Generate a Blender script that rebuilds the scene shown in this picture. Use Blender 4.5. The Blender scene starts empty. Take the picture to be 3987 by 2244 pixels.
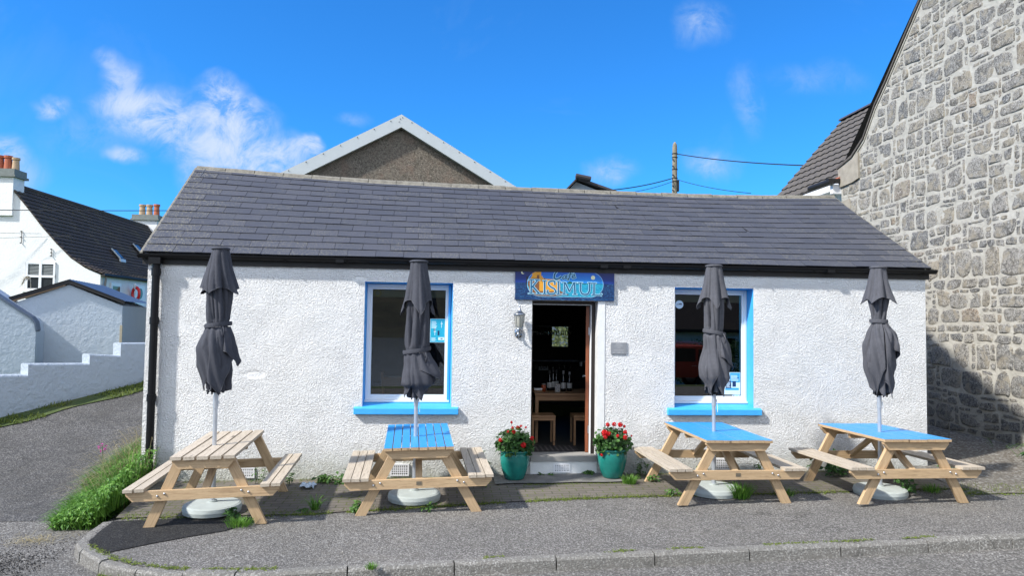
import bpy, bmesh, math, random
from mathutils import Vector, Matrix, noise as mnoise
R = math.radians
PI = math.pi
S = bpy.context.scene
COL = S.collection
rng = random.Random(7)

def srgb(r, g, b):
    f = lambda c: (c/255/12.92) if c/255 <= .04045 else ((c/255+.055)/1.055)**2.4
    return (f(r), f(g), f(b), 1)

# ------------------------------------------------------------------ materials
class NT:
    def __init__(s, name):
        s.m = bpy.data.materials.new(name); s.m.use_nodes = True
        s.t = s.m.node_tree; s.n = s.t.nodes; s.l = s.t.links
        s.b = s.n['Principled BSDF']; s.out = s.n['Material Output']
    def node(s, typ, ins=None, **kw):
        n = s.n.new(typ)
        for k, v in kw.items(): setattr(n, k, v)
        for k, v in (ins or {}).items():
            if hasattr(v, 'is_output'): s.l.new(v, n.inputs[k])
            else: n.inputs[k].default_value = v
        return n
    def coord(s, scale=(1, 1, 1), which='Object'):
        c = s.node('ShaderNodeTexCoord')
        m = s.node('ShaderNodeMapping', {'Vector': c.outputs[which], 'Scale': scale})
        return m.outputs[0]
    def noise(s, vec, scale, detail=4, rough=.55, dist=0, out=0):
        return s.node('ShaderNodeTexNoise', {'Vector': vec, 'Scale': scale, 'Detail': detail, 'Roughness': rough, 'Distortion': dist}).outputs[out]
    def ramp(s, fac, stops):
        n = s.node('ShaderNodeValToRGB', {'Fac': fac}); e = n.color_ramp.elements
        e[0].position, e[0].color = stops[0][0], stops[0][1]
        e[1].position, e[1].color = stops[-1][0], stops[-1][1]
        for p, c in stops[1:-1]:
            x = e.new(p); x.color = c
        return n.outputs[0]
    def mr(s, v, a, b, c=0., d=1.):
        return s.node('ShaderNodeMapRange', {'Value': v, 'From Min': a, 'From Max': b, 'To Min': c, 'To Max': d}).outputs[0]
    def mix(s, fac, a, b, mode='MIX'):
        n = s.node('ShaderNodeMix', data_type='RGBA', blend_type=mode)
        for i, v in ((0, fac), (6, a), (7, b)):
            if hasattr(v, 'is_output'): s.l.new(v, n.inputs[i])
            else: n.inputs[i].default_value = v
        return n.outputs[2]
    def math(s, op, a, b=0.):
        n = s.node('ShaderNodeMath', operation=op)
        for i, v in ((0, a), (1, b)):
            if hasattr(v, 'is_output'): s.l.new(v, n.inputs[i])
            else: n.inputs[i].default_value = v
        return n.outputs[0]
    def attr(s, name='rnd'):
        return s.node('ShaderNodeAttribute', attribute_name=name).outputs['Fac']
    def bump(s, h, dist=.01, strength=1.):
        n = s.node('ShaderNodeBump', {'Height': h, 'Distance': dist, 'Strength': strength})
        s.l.new(n.outputs[0], s.b.inputs['Normal'])
    def col(s, v):
        if hasattr(v, 'is_output'): s.l.new(v, s.b.inputs['Base Color'])
        else: s.b.inputs['Base Color'].default_value = v
    def rough(s, v):
        if hasattr(v, 'is_output'): s.l.new(v, s.b.inputs['Roughness'])
        else: s.b.inputs['Roughness'].default_value = v

def g(v, a=1): return (v, v, v, a)
def c3(r, gg, b): return (r, gg, b, 1)
def scale_c(c, k): return (c[0]*k, c[1]*k, c[2]*k, 1)

def mat_plain(name, c, rough=.6, var=.12, nscale=6, bumpd=0, bscale=80, metal=0, spec=.5):
    n = NT(name); v = n.coord()
    f = n.noise(v, nscale, 5, .6)
    n.col(n.ramp(f, [(.25, scale_c(c, 1-var)), (.75, scale_c(c, 1+var))]))
    n.rough(rough); n.b.inputs['Metallic'].default_value = metal
    n.b.inputs['Specular IOR Level'].default_value = spec
    if bumpd: n.bump(n.noise(v, bscale, 4, .6), bumpd)
    return n.m

def mat_wood(name, c1, c2, axis='X', rough=.65):
    n = NT(name); sc = {'X': (.7, 9, 9), 'Y': (9, .7, 9), 'Z': (9, 9, .7)}[axis]
    v = n.coord(sc); rn = n.attr()
    add = n.node('ShaderNodeVectorMath', {0: v}, operation='ADD')
    cb = n.node('ShaderNodeCombineXYZ', {'X': n.math('MULTIPLY', rn, 31.), 'Y': n.math('MULTIPLY', rn, 17.), 'Z': n.math('MULTIPLY', rn, 5.)})
    n.l.new(cb.outputs[0], add.inputs[1]); v = add.outputs[0]
    f = n.noise(v, 2.2, 6, .65, 1.6); f2 = n.noise(v, 9, 4, .7, .4)
    k = n.ramp(f, [(.28, c1), (.5, c2), (.72, scale_c(c1, .9))])
    k = n.mix(n.mr(f2, .55, .8), k, scale_c(c1, .55))
    # knots
    sk = {'X': (1.6, 7, 7), 'Y': (7, 1.6, 7), 'Z': (7, 7, 1.6)}[axis]
    vo = n.node('ShaderNodeTexVoronoi', {'Vector': n.coord(sk), 'Scale': 1.0, 'Randomness': 1.}).outputs[0]
    k = n.mix(n.mr(vo, .13, .04), k, scale_c(c1, .3))
    k = n.mix(n.mr(rn, 0, 1, 0, .32), k, scale_c(c2, .62))
    n.col(k); n.rough(rough); n.bump(f2, .0025, .7)
    return n.m

def mat_asphalt(name, lo, hi, tint=(1, .97, .92), stain=.35, bd=.008, size=150):
    n = NT(name); v = n.coord()
    vo = n.node('ShaderNodeTexVoronoi', {'Vector': v, 'Scale': size*.62, 'Randomness': 1.})
    wn = n.node('ShaderNodeTexWhiteNoise', {'Vector': vo.outputs['Position']}).outputs['Value']
    f2 = n.noise(v, size*1.2, 3, .7)
    f = n.math('ADD', n.math('MULTIPLY', wn, .6), n.math('MULTIPLY', f2, .5))
    k = n.ramp(f, [(.22, (lo*tint[0], lo*tint[1], lo*tint[2], 1)), (.62, ((lo+hi)*.5*tint[0], (lo+hi)*.5*tint[1], (lo+hi)*.5*tint[2], 1)), (.92, (hi*1.7, hi*1.66, hi*1.55, 1))])
    big = n.noise(v, .9, 5, .6, .5)
    k = n.mix(n.mr(big, .38, .68, 0, stain), k, scale_c(c3(lo*1.1, lo*1.08, lo), 1.))
    med = n.noise(v, 7, 4, .6)
    k = n.mix(n.mr(med, .5, .75, 0, .3), k, c3(hi*.8, hi*.74, hi*.64))
    # fine cracks and old trench reinstatements
    wv = n.node('ShaderNodeVectorMath', {0: v}, operation='ADD'); n.l.new(n.node('ShaderNodeVectorMath', {0: n.noise(v, 2.5, 4, .6, 0, 1), 'Scale': .5}, operation='SCALE').outputs[0], wv.inputs[1])
    cr = n.node('ShaderNodeTexVoronoi', {'Vector': wv.outputs[0], 'Scale': .55, 'Randomness': 1.}, feature='DISTANCE_TO_EDGE').outputs['Distance']
    crm = n.math('MULTIPLY', n.mr(cr, .010, .003), n.mr(n.noise(v, .7, 3, .5), .48, .56))
    k = n.mix(n.math('MULTIPLY', crm, .35), k, c3(lo*.3, lo*.3, lo*.28))
    st = n.noise(n.coord((.35, 1.6, 1)), 1.3, 5, .65, .4)
    k = n.mix(n.mr(st, .54, .7, 0, .28), k, c3(hi*.95, hi*.88, hi*.76))
    n.col(k); n.rough(.9); n.b.inputs['Specular IOR Level'].default_value = .25
    n.bump(n.math('ADD', n.math('MULTIPLY', vo.outputs['Distance'], -.9), f2), bd, .9)
    return n.m

def mat_harling(name, c=.8, sc=64, bd=.0165, dirt=True, zb=.0):
    n = NT(name); v = n.coord()
    wv = n.node('ShaderNodeVectorMath', {0: v}, operation='ADD')
    n.l.new(n.node('ShaderNodeVectorMath', {0: n.noise(v, 25, 2, .5, 0, 1), 'Scale': .012}, operation='SCALE').outputs[0], wv.inputs[1])
    wv = wv.outputs[0]
    a = n.noise(wv, sc, 2, .5, .25); b = n.noise(wv, sc*2.3, 2, .5, .2)
    big = n.noise(v, 3.1, 3, .5)
    h = n.math('ADD', n.math('MULTIPLY', a, 2.4), n.math('MULTIPLY', b, 1.3))
    h = n.math('MULTIPLY', h, n.mr(big, .3, .7, .75, 1.1))
    sep = n.node('ShaderNodeSeparateXYZ', {0: v})
    if dirt:   # a filled patch, and bare smooth spots round the vents
        for (px_, pz_, rx_, rz_) in ((-2.42, 1.25, .13, .05), (-.6, .09, .19, .13), (3.56, .14, .19, .13), (-1.16, 2.47, .09, .035), (-2.5, .05, .19, .13)):
            dd_ = n.node('ShaderNodeVectorMath', {0: v, 1: (px_, 0, pz_)}, operation='SUBTRACT').outputs[0]
            dd_ = n.node('ShaderNodeVectorMath', {0: dd_, 1: (1/rx_, 0, 1/rz_)}, operation='MULTIPLY').outputs[0]
            ln_ = n.node('ShaderNodeVectorMath', {0: dd_}, operation='LENGTH').outputs['Value']
            h = n.math('MULTIPLY', h, n.mr(ln_, .7, 1.2, .5, 1))
    if dirt:   # top band under the eaves was trowelled smoother
        h = n.math('MULTIPLY', h, n.mr(n.math('ADD', sep.outputs[2], n.math('MULTIPLY', big, .25)), 2.58, 2.78, 1, .25))
    tb = 1. if dirt or c > .7 else 1.13  # darker renders get the blue cast of shade mixed into their colour
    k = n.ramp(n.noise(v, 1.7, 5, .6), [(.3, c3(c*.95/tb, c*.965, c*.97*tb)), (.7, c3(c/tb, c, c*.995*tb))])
    k = n.mix(n.mr(a, .46, .30, 0, .12), k, c3(c*.75, c*.74, c*.72))
    if dirt:
        st = n.math('MULTIPLY', n.mr(n.math('ADD', sep.outputs[2], n.math('MULTIPLY', n.noise(v, 5, 5, .7), -.5)), zb+.12, zb-.3), 1.)
        k = n.mix(n.math('MULTIPLY', st, .55), k, c3(.33, .35, .25))
        st2 = n.math('MULTIPLY', n.mr(sep.outputs[2], 2.5, 2.72), n.mr(n.noise(n.coord((6, 1, 1.2)), 2.5, 5, .7), .45, .75))
        k = n.mix(n.math('MULTIPLY', st2, .4), k, c3(.42, .40, .34))
    if dirt:   # faint rain streaks below the gutter and sills, splashed dirt
        sk = n.noise(n.coord((9, 1, .5)), 2.2, 4, .65)
        k = n.mix(n.mr(sk, .55, .8, 0, .16), k, c3(.50, .49, .43))
        sp_ = n.math('MULTIPLY', n.mr(sep.outputs[2], .55, .05), n.mr(n.noise(v, 11, 5, .75), .48, .68))
        k = n.mix(n.math('MULTIPLY', sp_, .45), k, c3(.36, .34, .26))
    n.col(k); n.rough(.85); n.b.inputs['Specular IOR Level'].default_value = .2
    n.bump(h, bd, 1.)
    return n.m

def mat_leaf(name, c1, c2, rough=.5, trans=.25):
    n = NT(name); rn = n.attr()
    k = n.ramp(rn, [(0, c1), (1, c2)])
    n.col(k); n.rough(rough); n.b.inputs['Specular IOR Level'].default_value = .35
    tr = n.node('ShaderNodeBsdfTranslucent', {'Color': k})
    mx = n.node('ShaderNodeMixShader', {0: trans})
    n.l.new(n.b.outputs[0], mx.inputs[1]); n.l.new(tr.outputs[0], mx.inputs[2]); n.l.new(mx.outputs[0], n.out.inputs[0])
    return n.m

def mat_emit_none(): pass

M = {}
M['harl'] = mat_harling('white_harling', .89)
M['render'] = mat_harling('painted_render', .78, 14, .004, False)
M['render_b'] = mat_harling('painted_render_shade_tint', .50, 12, .004, False)  # same white render, toned down and blued to look shaded
M['smoothwhite'] = mat_plain('smooth_white_paint', c3(.72, .73, .72), .6, .06, 8, .004, 30)
M['pvc'] = mat_plain('white_pvc', c3(.78, .79, .81), .3, .02)
M['bluepaint'] = mat_plain('blue_masonry_paint', c3(.05, .38, .80), .5, .07, 9, .004, 60)
M['black'] = mat_plain('black_pvc', c3(.005, .005, .006), .42, .2, 6, 0, 80, 0, .25)
M['softblack'] = mat_plain('black_stained_wood', c3(.009, .008, .008), .6, .3, 6, .003, 40)
M['concrete'] = mat_plain('lichened_concrete', c3(.19, .178, .15), .9, .35, 14, .012, 60)
M['kerb'] = mat_asphalt('kerb_concrete', .15, .25, (1, .95, .86), .5, .008, 130)
M['zinc'] = mat_plain('pale_painted_metal', c3(.50, .54, .55), .35, .04)
M['steel'] = mat_plain('brushed_steel', c3(.55, .56, .58), .32, .1, 30, 0, 1, .9)
M['alu'] = mat_plain('aluminium_pole', c3(.55, .58, .62), .38, .06, 20, 0, 1, .7)
M['lampmetal'] = mat_plain('chrome_lamp', c3(.35, .38, .42), .22, .1, 20, 0, 1, .9)
M['plate'] = mat_plain('engraved_plate', c3(.32, .33, .35), .4, .08, 20, 0, 1, .5)
M['plateink'] = mat_plain('engraved_lettering', c3(.5, .5, .5), .5, .05)
M['base'] = mat_plain('grey_plastic_base', c3(.38, .42, .405), .55, .10, 5, .002, 20)
M['brace'] = mat_wood('new_pine', c3(.35, .225, .12), c3(.52, .37, .215), 'X')
M['braceY'] = mat_wood('new_pine_boards', c3(.34, .22, .12), c3(.50, .35, .20), 'Y')
M['grey_wood'] = mat_wood('weathered_grey_boards', c3(.30, .25, .19), c3(.48, .415, .33), 'Y', .8)
M['oak'] = mat_wood('oak_furniture', c3(.20, .10, .045), c3(.30, .165, .075), 'X', .5)
M['doorwood'] = mat_wood('red_brown_door', c3(.16, .045, .018), c3(.24, .075, .03), 'Z', .4)
M['road'] = mat_asphalt('chip_seal_road', .075, .25, (1, .94, .87), .45, .010, 120)
M['pave'] = mat_asphalt('chip_seal_pavement', .075, .24, (1, .94, .88), .32, .008, 150)
M['lane'] = mat_asphalt('lane_chip_seal', .04, .15, (1, .97, .97), .5, .010, 120)
M['patch'] = mat_asphalt('fresh_black_asphalt', .014, .035, (1, 1, 1.05), .2, .010, 110)
M['dirt'] = mat_asphalt('dirt_and_gravel', .11, .24, (1, .88, .72), .5, .02, 60)
M['slab'] = mat_plain('grey_door_slab', c3(.15, .145, .135), .9, .3, 7, .006, 90)
M['fabric'] = mat_plain('charcoal_canvas', c3(.054, .057, .070), .85, .12, 30, .0015, 500, 0, .2)
M['fabric2'] = mat_plain('charcoal_canvas_faded', c3(.078, .080, .092), .85, .12, 30, .0015, 500, 0, .2)
M['teal'] = mat_plain('teal_glaze', c3(.012, .17, .145), .18, .35, 5, .003, 9)
M['soil'] = mat_plain('potting_soil', c3(.03, .02, .012), .95, .4, 30, .02, 80)
M['stem'] = mat_plain('plant_stem', c3(.07, .13, .035), .6, .2)
M['leaf'] = mat_leaf('geranium_leaf', c3(.016, .055, .012), c3(.06, .15, .03))
M['weed'] = mat_leaf('weed_leaf', c3(.025, .08, .015), c3(.10, .20, .04))
M['grass'] = mat_leaf('long_grass', c3(.04, .13, .012), c3(.17, .34, .05))
M['dry'] = mat_leaf('dry_grass', c3(.30, .25, .12), c3(.45, .38, .22))
M['moss'] = mat_leaf('moss_and_small_weeds', c3(.05, .085, .012), c3(.17, .21, .035), .8, .15)
M['petal'] = mat_leaf('red_petal', c3(.42, .004, .006), c3(.75, .015, .02), .5, .3)
M['pink'] = mat_leaf('pink_petal', c3(.4, .03, .22), c3(.6, .10, .4), .5, .3)
M['plume'] = mat_leaf('pale_plume', c3(.5, .45, .34), c3(.7, .64, .5), .8, .3)
M['terracotta'] = mat_plain('terracotta', c3(.38, .11, .055), .8, .15)
M['buffpot'] = mat_plain('buff_clay', c3(.42, .30, .19), .85, .2)
M['flaunch'] = mat_plain('grey_cope', c3(.17, .19, .18), .85, .2)
M['sheet'] = mat_plain('dark_blue_sheet_roof', c3(.05, .058, .085), .35, .2, 3)
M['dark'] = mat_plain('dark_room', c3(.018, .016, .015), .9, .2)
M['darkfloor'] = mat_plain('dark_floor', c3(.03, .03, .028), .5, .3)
M['whitewire'] = mat_plain('black_cable', c3(.015, .017, .02), .6, .1)
M['polewood'] = mat_plain('weathered_pole', c3(.20, .18, .13), .9, .3, 8, .01, 30)
M['cable'] = M['whitewire']
M['white'] = mat_plain('white_plain', c3(.75, .76, .78), .5, .03)
M['red'] = mat_plain('red_paint', c3(.6, .02, .02), .4, .05)
M['blind'] = mat_plain('pale_roller_blind', c3(.22, .25, .20), .8, .05)

def simple(name, c, rough=.5, spec=.5):
    return mat_plain(name, c, rough, .04, 20, 0, 1, 0, spec)

# glass: clear panes with real reflection
n = NT('window_glass')
n.b.inputs['Base Color'].default_value = (1, 1, 1, 1)
fr = n.node('ShaderNodeFresnel', {'IOR': 2.05})
gl = n.node('ShaderNodeBsdfGlossy', {'Roughness': .0, 'Color': (1, 1, 1, 1)})
tp = n.node('ShaderNodeBsdfTransparent', {'Color': (.72, .76, .76, 1)})
mx = n.node('ShaderNodeMixShader', {0: fr.outputs[0]})
n.l.new(tp.outputs[0], mx.inputs[1]); n.l.new(gl.outputs[0], mx.inputs[2]); n.l.new(mx.outputs[0], n.out.inputs[0])
M['glass'] = n.m
n = NT('bottle_glass')
tp = n.node('ShaderNodeBsdfTransparent', {'Color': (.05, .07, .05, 1)})
gl = n.node('ShaderNodeBsdfGlossy', {'Roughness': .03, 'Color': (.9, .9, .9, 1)})
fr = n.node('ShaderNodeFresnel', {'IOR': 1.6})
mx = n.node('ShaderNodeMixShader', {0: fr.outputs[0]})
n.l.new(tp.outputs[0], mx.inputs[1]); n.l.new(gl.outputs[0], mx.inputs[2]); n.l.new(mx.outputs[0], n.out.inputs[0])
M['bottle'] = n.m
n = NT('drinking_glass')
tp = n.node('ShaderNodeBsdfTransparent', {'Color': (.85, .88, .87, 1)})
gl = n.node('ShaderNodeBsdfGlossy', {'Roughness': .05, 'Color': (.9, .9, .9, 1)})
fr = n.node('ShaderNodeFresnel', {'IOR': 1.9})
mx = n.node('ShaderNodeMixShader', {0: fr.outputs[0]})
n.l.new(tp.outputs[0], mx.inputs[1]); n.l.new(gl.outputs[0], mx.inputs[2]); n.l.new(mx.outputs[0], n.out.inputs[0])
M['clearglass'] = n.m
n = NT('frosted_lamp_glass')
tp = n.node('ShaderNodeBsdfTransparent', {'Color': (.8, .8, .76, 1)})
df = n.node('ShaderNodeBsdfPrincipled', {'Base Color': (.5, .5, .46, 1), 'Roughness': .2})
mx = n.node('ShaderNodeMixShader', {0: .45})
n.l.new(tp.outputs[0], mx.inputs[1]); n.l.new(df.outputs[0], mx.inputs[2]); n.l.new(mx.outputs[0], n.out.inputs[0])
M['lampglass'] = n.m

# slates
n = NT('roof_slate'); v = n.coord(); rn = n.attr(); li = n.attr('lich')
k = n.ramp(rn, [(0, c3(.058, .062, .078)), (.5, c3(.063, .067, .083)), (1, c3(.071, .074, .090))])
a = n.noise(n.coord((2, 1, 1)), 26, 6, .75, .6); b = n.noise(v, 3.3, 4, .6)
msk = n.math('ADD', n.mr(a, .5, .68, 0, 1), 0.)
amt = n.math('MULTIPLY', msk, n.math('ADD', n.math('MULTIPLY', li, .85), n.mr(b, .45, .75, 0, .35)))
k = n.mix(amt, k, c3(.26, .245, .18))
n.col(k); n.rough(.6); n.bump(a, .003, .6)
n.b.inputs['Specular IOR Level'].default_value = .22
M['slate'] = n.m
# concrete interlocking tiles
def mat_tile(name, c, li):
    n = NT(name); v = n.coord()
    k = n.ramp(n.noise(v, 14, 5, .7), [(.3, scale_c(c, .7)), (.7, scale_c(c, 1.3))])
    k = n.mix(n.mr(n.noise(v, 1.1, 5, .65), .5, .75, 0, li), k, c3(.16, .125, .055))
    n.col(k); n.rough(.85); n.bump(n.noise(v, 60, 3, .6), .005)
    return n.m
M['tile_brown'] = mat_tile('brown_concrete_tile', c3(.050, .036, .028), .35)
M['tile_grey'] = mat_tile('grey_concrete_tile', c3(.088, .078, .069), .10)
# granite stones
n = NT('granite_rubble'); v = n.coord(); rn = n.attr(); sep = n.node('ShaderNodeSeparateXYZ', {0: v})
basec = n.ramp(rn, [(0, c3(.12, .125, .13)), (.18, c3(.22, .215, .205)), (.34, c3(.34, .32, .28)), (.5, c3(.25, .245, .23)), (.64, c3(.38, .35, .30)), (.78, c3(.19, .19, .19)), (.88, c3(.34, .295, .22)), (.96, c3(.27, .25, .21)), (1, c3(.36, .25, .15))])
s1 = n.noise(v, 34, 6, .8, 1.2); s2 = n.noise(v, 9, 5, .7, .8); s3 = n.noise(v, 90, 3, .7)
k = n.mix(n.mr(s1, .51, .58), basec, c3(.50, .49, .46))
k = n.mix(n.mr(s1, .48, .42), k, c3(.035, .036, .038))
k = n.mix(n.mr(s3, .58, .66, 0, .7), k, c3(.5, .49, .46))
k = n.mix(n.mr(s2, .50, .62, 0, .75), k, c3(.085, .08, .07))
s4 = n.noise(v, 5, 5, .7, .6)
k = n.mix(n.mr(s4, .50, .60, 0, .7), k, c3(.40, .355, .27))
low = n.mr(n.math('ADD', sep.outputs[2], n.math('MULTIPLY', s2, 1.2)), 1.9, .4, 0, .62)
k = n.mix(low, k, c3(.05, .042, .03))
k = n.mix(1., k, g(.86), 'MULTIPLY')
n.col(k); n.rough(.85); n.bump(n.math('ADD', s1, n.math('MULTIPLY', s3, .4)), .03, .9)
M['granite'] = n.m
n = NT('lime_mortar'); v = n.coord(); sep = n.node('ShaderNodeSeparateXYZ', {0: v})
a = n.noise(v, 5, 5, .6); 
k = n.ramp(a, [(.3, c3(.31, .295, .255)), (.7, c3(.44, .425, .38))])
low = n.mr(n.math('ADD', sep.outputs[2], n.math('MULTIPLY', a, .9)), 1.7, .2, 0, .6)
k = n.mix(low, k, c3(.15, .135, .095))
n.col(k); n.rough(.9); n.bump(n.math('ADD', n.noise(v, 12, 4, .6, 1), n.math('MULTIPLY', n.noise(v, 70, 3, .6), .25)), .03, .8)
M['mortar'] = n.m
# rough grey harl gable
n = NT('brown_grey_harl'); v = n.coord()
a = n.noise(v, 22, 6, .8, .8); b = n.noise(v, 2.2, 5, .65, .5)
k = n.ramp(a, [(.34, c3(.06, .05, .038)), (.5, c3(.25, .215, .17)), (.66, c3(.42, .37, .30))])
k = n.mix(n.mr(b, .48, .7, 0, .6), k, c3(.30, .20, .15))
n.col(k); n.rough(.95); n.bump(n.math('ADD', a, b), .12, 1.)
M['brownharl'] = n.m
# block paving
n = NT('block_paving'); v = n.coord()
br = n.node('ShaderNodeTexBrick', {'Vector': v, 'Color1': c3(.095, .083, .07), 'Color2': c3(.13, .112, .095), 'Mortar': c3(.035, .035, .025), 'Scale': 1., 'Mortar Size': .007, 'Mortar Smooth': .3, 'Bias': 0., 'Brick Width': .2, 'Row Height': .1})
f = n.noise(v, 90, 4, .7); f2 = n.noise(v, 2.6, 5, .65)
k = n.mix(n.mr(f, .4, .75, 0, .4), br.outputs[0], c3(.20, .18, .155))
green = n.math('MULTIPLY', n.mr(br.outputs[1], .0, .6), n.mr(f2, .42, .62))
k = n.mix(green, k, c3(.10, .12, .02))
k = n.mix(n.mr(f2, .55, .72, 0, .35), k, c3(.05, .055, .035))
n.col(k); n.rough(.92); n.bump(n.math('SUBTRACT', n.math('MULTIPLY', f, .3), br.outputs[1]), .008, .8)
M['pavers'] = n.m
# ground grass
n = NT('short_grass'); v = n.coord()
a = n.noise(v, 1.6, 6, .7); b = n.noise(v, 45, 4, .7)
k = n.ramp(a, [(.3, c3(.06, .085, .02)), (.5, c3(.09, .14, .03)), (.72, c3(.15, .14, .055))])
k = n.mix(n.mr(b, .35, .7), k, scale_c(c3(.05, .07, .015), .7))
n.col(k); n.rough(.95); n.bump(b, .03)
M['turf'] = n.m
n = NT('hill_moor'); v = n.coord()
a = n.noise(v, .12, 8, .75, .5)
n.col(n.ramp(a, [(.35, c3(.006, .007, .004)), (.52, c3(.035, .036, .016)), (.7, c3(.09, .075, .045))])); n.rough(1.)
M['moor'] = n.m
n = NT('sea_water'); v = n.coord((1, 1, 1))
n.col(c3(.10, .13, .16)); n.rough(.15); n.bump(n.noise(v, .8, 4, .6), .15)
M['sea'] = n.m
# car paint
M['field'] = mat_leaf('sunlit_pale_growth', c3(.30, .36, .12), c3(.50, .52, .25))
M['carpaint'] = mat_plain('dark_red_car_paint', c3(.50, .06, .035), .22, .03, 2, 0, 1, .3)
M['tyre'] = mat_plain('tyre_rubber', c3(.015, .015, .015), .8, .1)
M['carglass'] = mat_plain('tinted_car_glass', c3(.01, .011, .013), .06, .02)
M['alloy'] = mat_plain('alloy_wheel', c3(.5, .5, .52), .3, .05, 9, 0, 1, .8)
# ------------------------------------------------------------------ mesh tools
class MB:
    def __init__(s): s.v = []; s.f = []; s.r = []; s.mi = []; s.cur = None; s.m = 0
    def rnd(s): return s.cur if s.cur is not None else .5
    def add(s, vs, fs, r=None):
        o = len(s.v); s.v += [tuple(p) for p in vs]
        rr = s.rnd() if r is None else r
        for f in fs: s.f.append(tuple(i+o for i in f)); s.r.append(rr); s.mi.append(s.m)
        return s
    def quad(s, a, b, c, d, r=None): return s.add([a, b, c, d], [(0, 1, 2, 3)], r)
    def box(s, x0, x1, y0, y1, z0, z1, r=None):
        vs = [(x, y, z) for z in (z0, z1) for y in (y0, y1) for x in (x0, x1)]
        return s.add(vs, [(0, 2, 3, 1), (4, 5, 7, 6), (0, 1, 5, 4), (2, 6, 7, 3), (0, 4, 6, 2), (1, 3, 7, 5)], r)
    def hexa(s, p, r=None):  # 8 points: bottom 4 ccw, top 4 ccw
        return s.add(p, [(3, 2, 1, 0), (4, 5, 6, 7), (0, 1, 5, 4), (1, 2, 6, 5), (2, 3, 7, 6), (3, 0, 4, 7)], r)
    def prism(s, poly, y0, y1, plane='xz', r=None):
        n = len(poly)
        mk = {'xz': lambda a, b, y: (a, y, b), 'yz': lambda a, b, y: (y, a, b), 'xy': lambda a, b, y: (a, b, y)}[plane]
        vs = [mk(a, b, y0) for a, b in poly]+[mk(a, b, y1) for a, b in poly]
        fs = [tuple(range(n)), tuple(range(2*n-1, n-1, -1))]+[(i, i+n, (i+1) % n+n, (i+1) % n) for i in range(n)]
        return s.add(vs, fs, r)
    def tube(s, pts, rad, seg=10, cap=True, r=None):
        pts = [Vector(p) for p in pts]; n = len(pts)
        rads = rad if isinstance(rad, (list, tuple)) else [rad]*n
        vs = []; up0 = None
        for i, p in enumerate(pts):
            d = (pts[min(i+1, n-1)]-pts[max(i-1, 0)]).normalized()
            up = Vector((0, 0, 1)) if abs(d.z) < .9 else Vector((1, 0, 0))
            if up0 is not None: up = up0
            a = d.cross(up).normalized(); b = a.cross(d).normalized(); up0 = b
            for j in range(seg):
                t = 2*PI*j/seg; vs.append(p+(a*math.cos(t)+b*math.sin(t))*rads[i])
        fs = [(i*seg+j, i*seg+(j+1) % seg, (i+1)*seg+(j+1) % seg, (i+1)*seg+j) for i in range(n-1) for j in range(seg)]
        if cap: fs += [tuple(range(seg-1, -1, -1)), tuple((n-1)*seg+j for j in range(seg))]
        return s.add(vs, fs, r)
    def lathe(s, prof, cx=0, cy=0, seg=32, r=None, cap=True):
        vs = [(cx+q*math.cos(2*PI*j/seg), cy+q*math.sin(2*PI*j/seg), z) for q, z in prof for j in range(seg)]
        n = len(prof)
        fs = [(i*seg+j, i*seg+(j+1) % seg, (i+1)*seg+(j+1) % seg, (i+1)*seg+j) for i in range(n-1) for j in range(seg)]
        if cap: fs += [tuple(range(seg-1, -1, -1)), tuple((n-1)*seg+j for j in range(seg))]
        return s.add(vs, fs, r)
    def build(s, name, m, parent=None, smooth=False, bevel=0, recalc=False):
        me = bpy.data.meshes.new(name); me.from_pydata(s.v, [], s.f)
        ms = m if isinstance(m, (list, tuple)) else [m]
        for q in ms: me.materials.append(q)
        at = me.attributes.new('rnd', 'FLOAT', 'FACE'); at.data.foreach_set('value', s.r)
        if len(ms) > 1: me.polygons.foreach_set('material_index', s.mi)
        if smooth: me.polygons.foreach_set('use_smooth', [True]*len(s.f))
        if recalc or bevel:
            b = bmesh.new(); b.from_mesh(me)
            if recalc: bmesh.ops.recalc_face_normals(b, faces=b.faces)
            b.to_mesh(me); b.free()
        o = bpy.data.objects.new(name, me); COL.objects.link(o)
        if parent: o.parent = parent
        if bevel:
            md = o.modifiers.new('edge', 'BEVEL'); md.width = bevel; md.segments = 2; md.limit_method = 'ANGLE'; md.angle_limit = R(40)
        me.update()
        return o

def tag(o, label=None, cat=None, group=None, kind=None):
    for k, v in (('label', label), ('category', cat), ('group', group), ('kind', kind)):
        if v: o[k] = v
    return o
def empty(name, loc=(0, 0, 0), rz=0, **kw):
    o = bpy.data.objects.new(name, None); COL.objects.link(o); o.location = loc; o.rotation_euler = (0, 0, rz)
    o.empty_display_size = .1
    return tag(o, **kw)
def kids(o): return [c for c in list(bpy.data.objects) if c.parent == o]
def copy_tree(o, parent=None):
    c = o.copy(); COL.objects.link(c); c.parent = parent
    for ch in kids(o): copy_tree(ch, c)
    return c
def lerp(a, b, t): return a+(b-a)*t
def interp(xs, x):
    if x <= xs[0][0]: return xs[0][1]
    for (a, b), (c, d) in zip(xs, xs[1:]):
        if x <= c:
            t = (x-a)/(c-a); return b+(d-b)*t
    return xs[-1][1]
def sm(t): t = max(0, min(1, t)); return t*t*(3-2*t)
def fn(x, y=0, z=0): return mnoise.noise(Vector((x, y, z)))

def gz(x, y): return -.03+.012*max(-6, min(8, x))+.02*min(y, 0)     # pavement height

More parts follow.
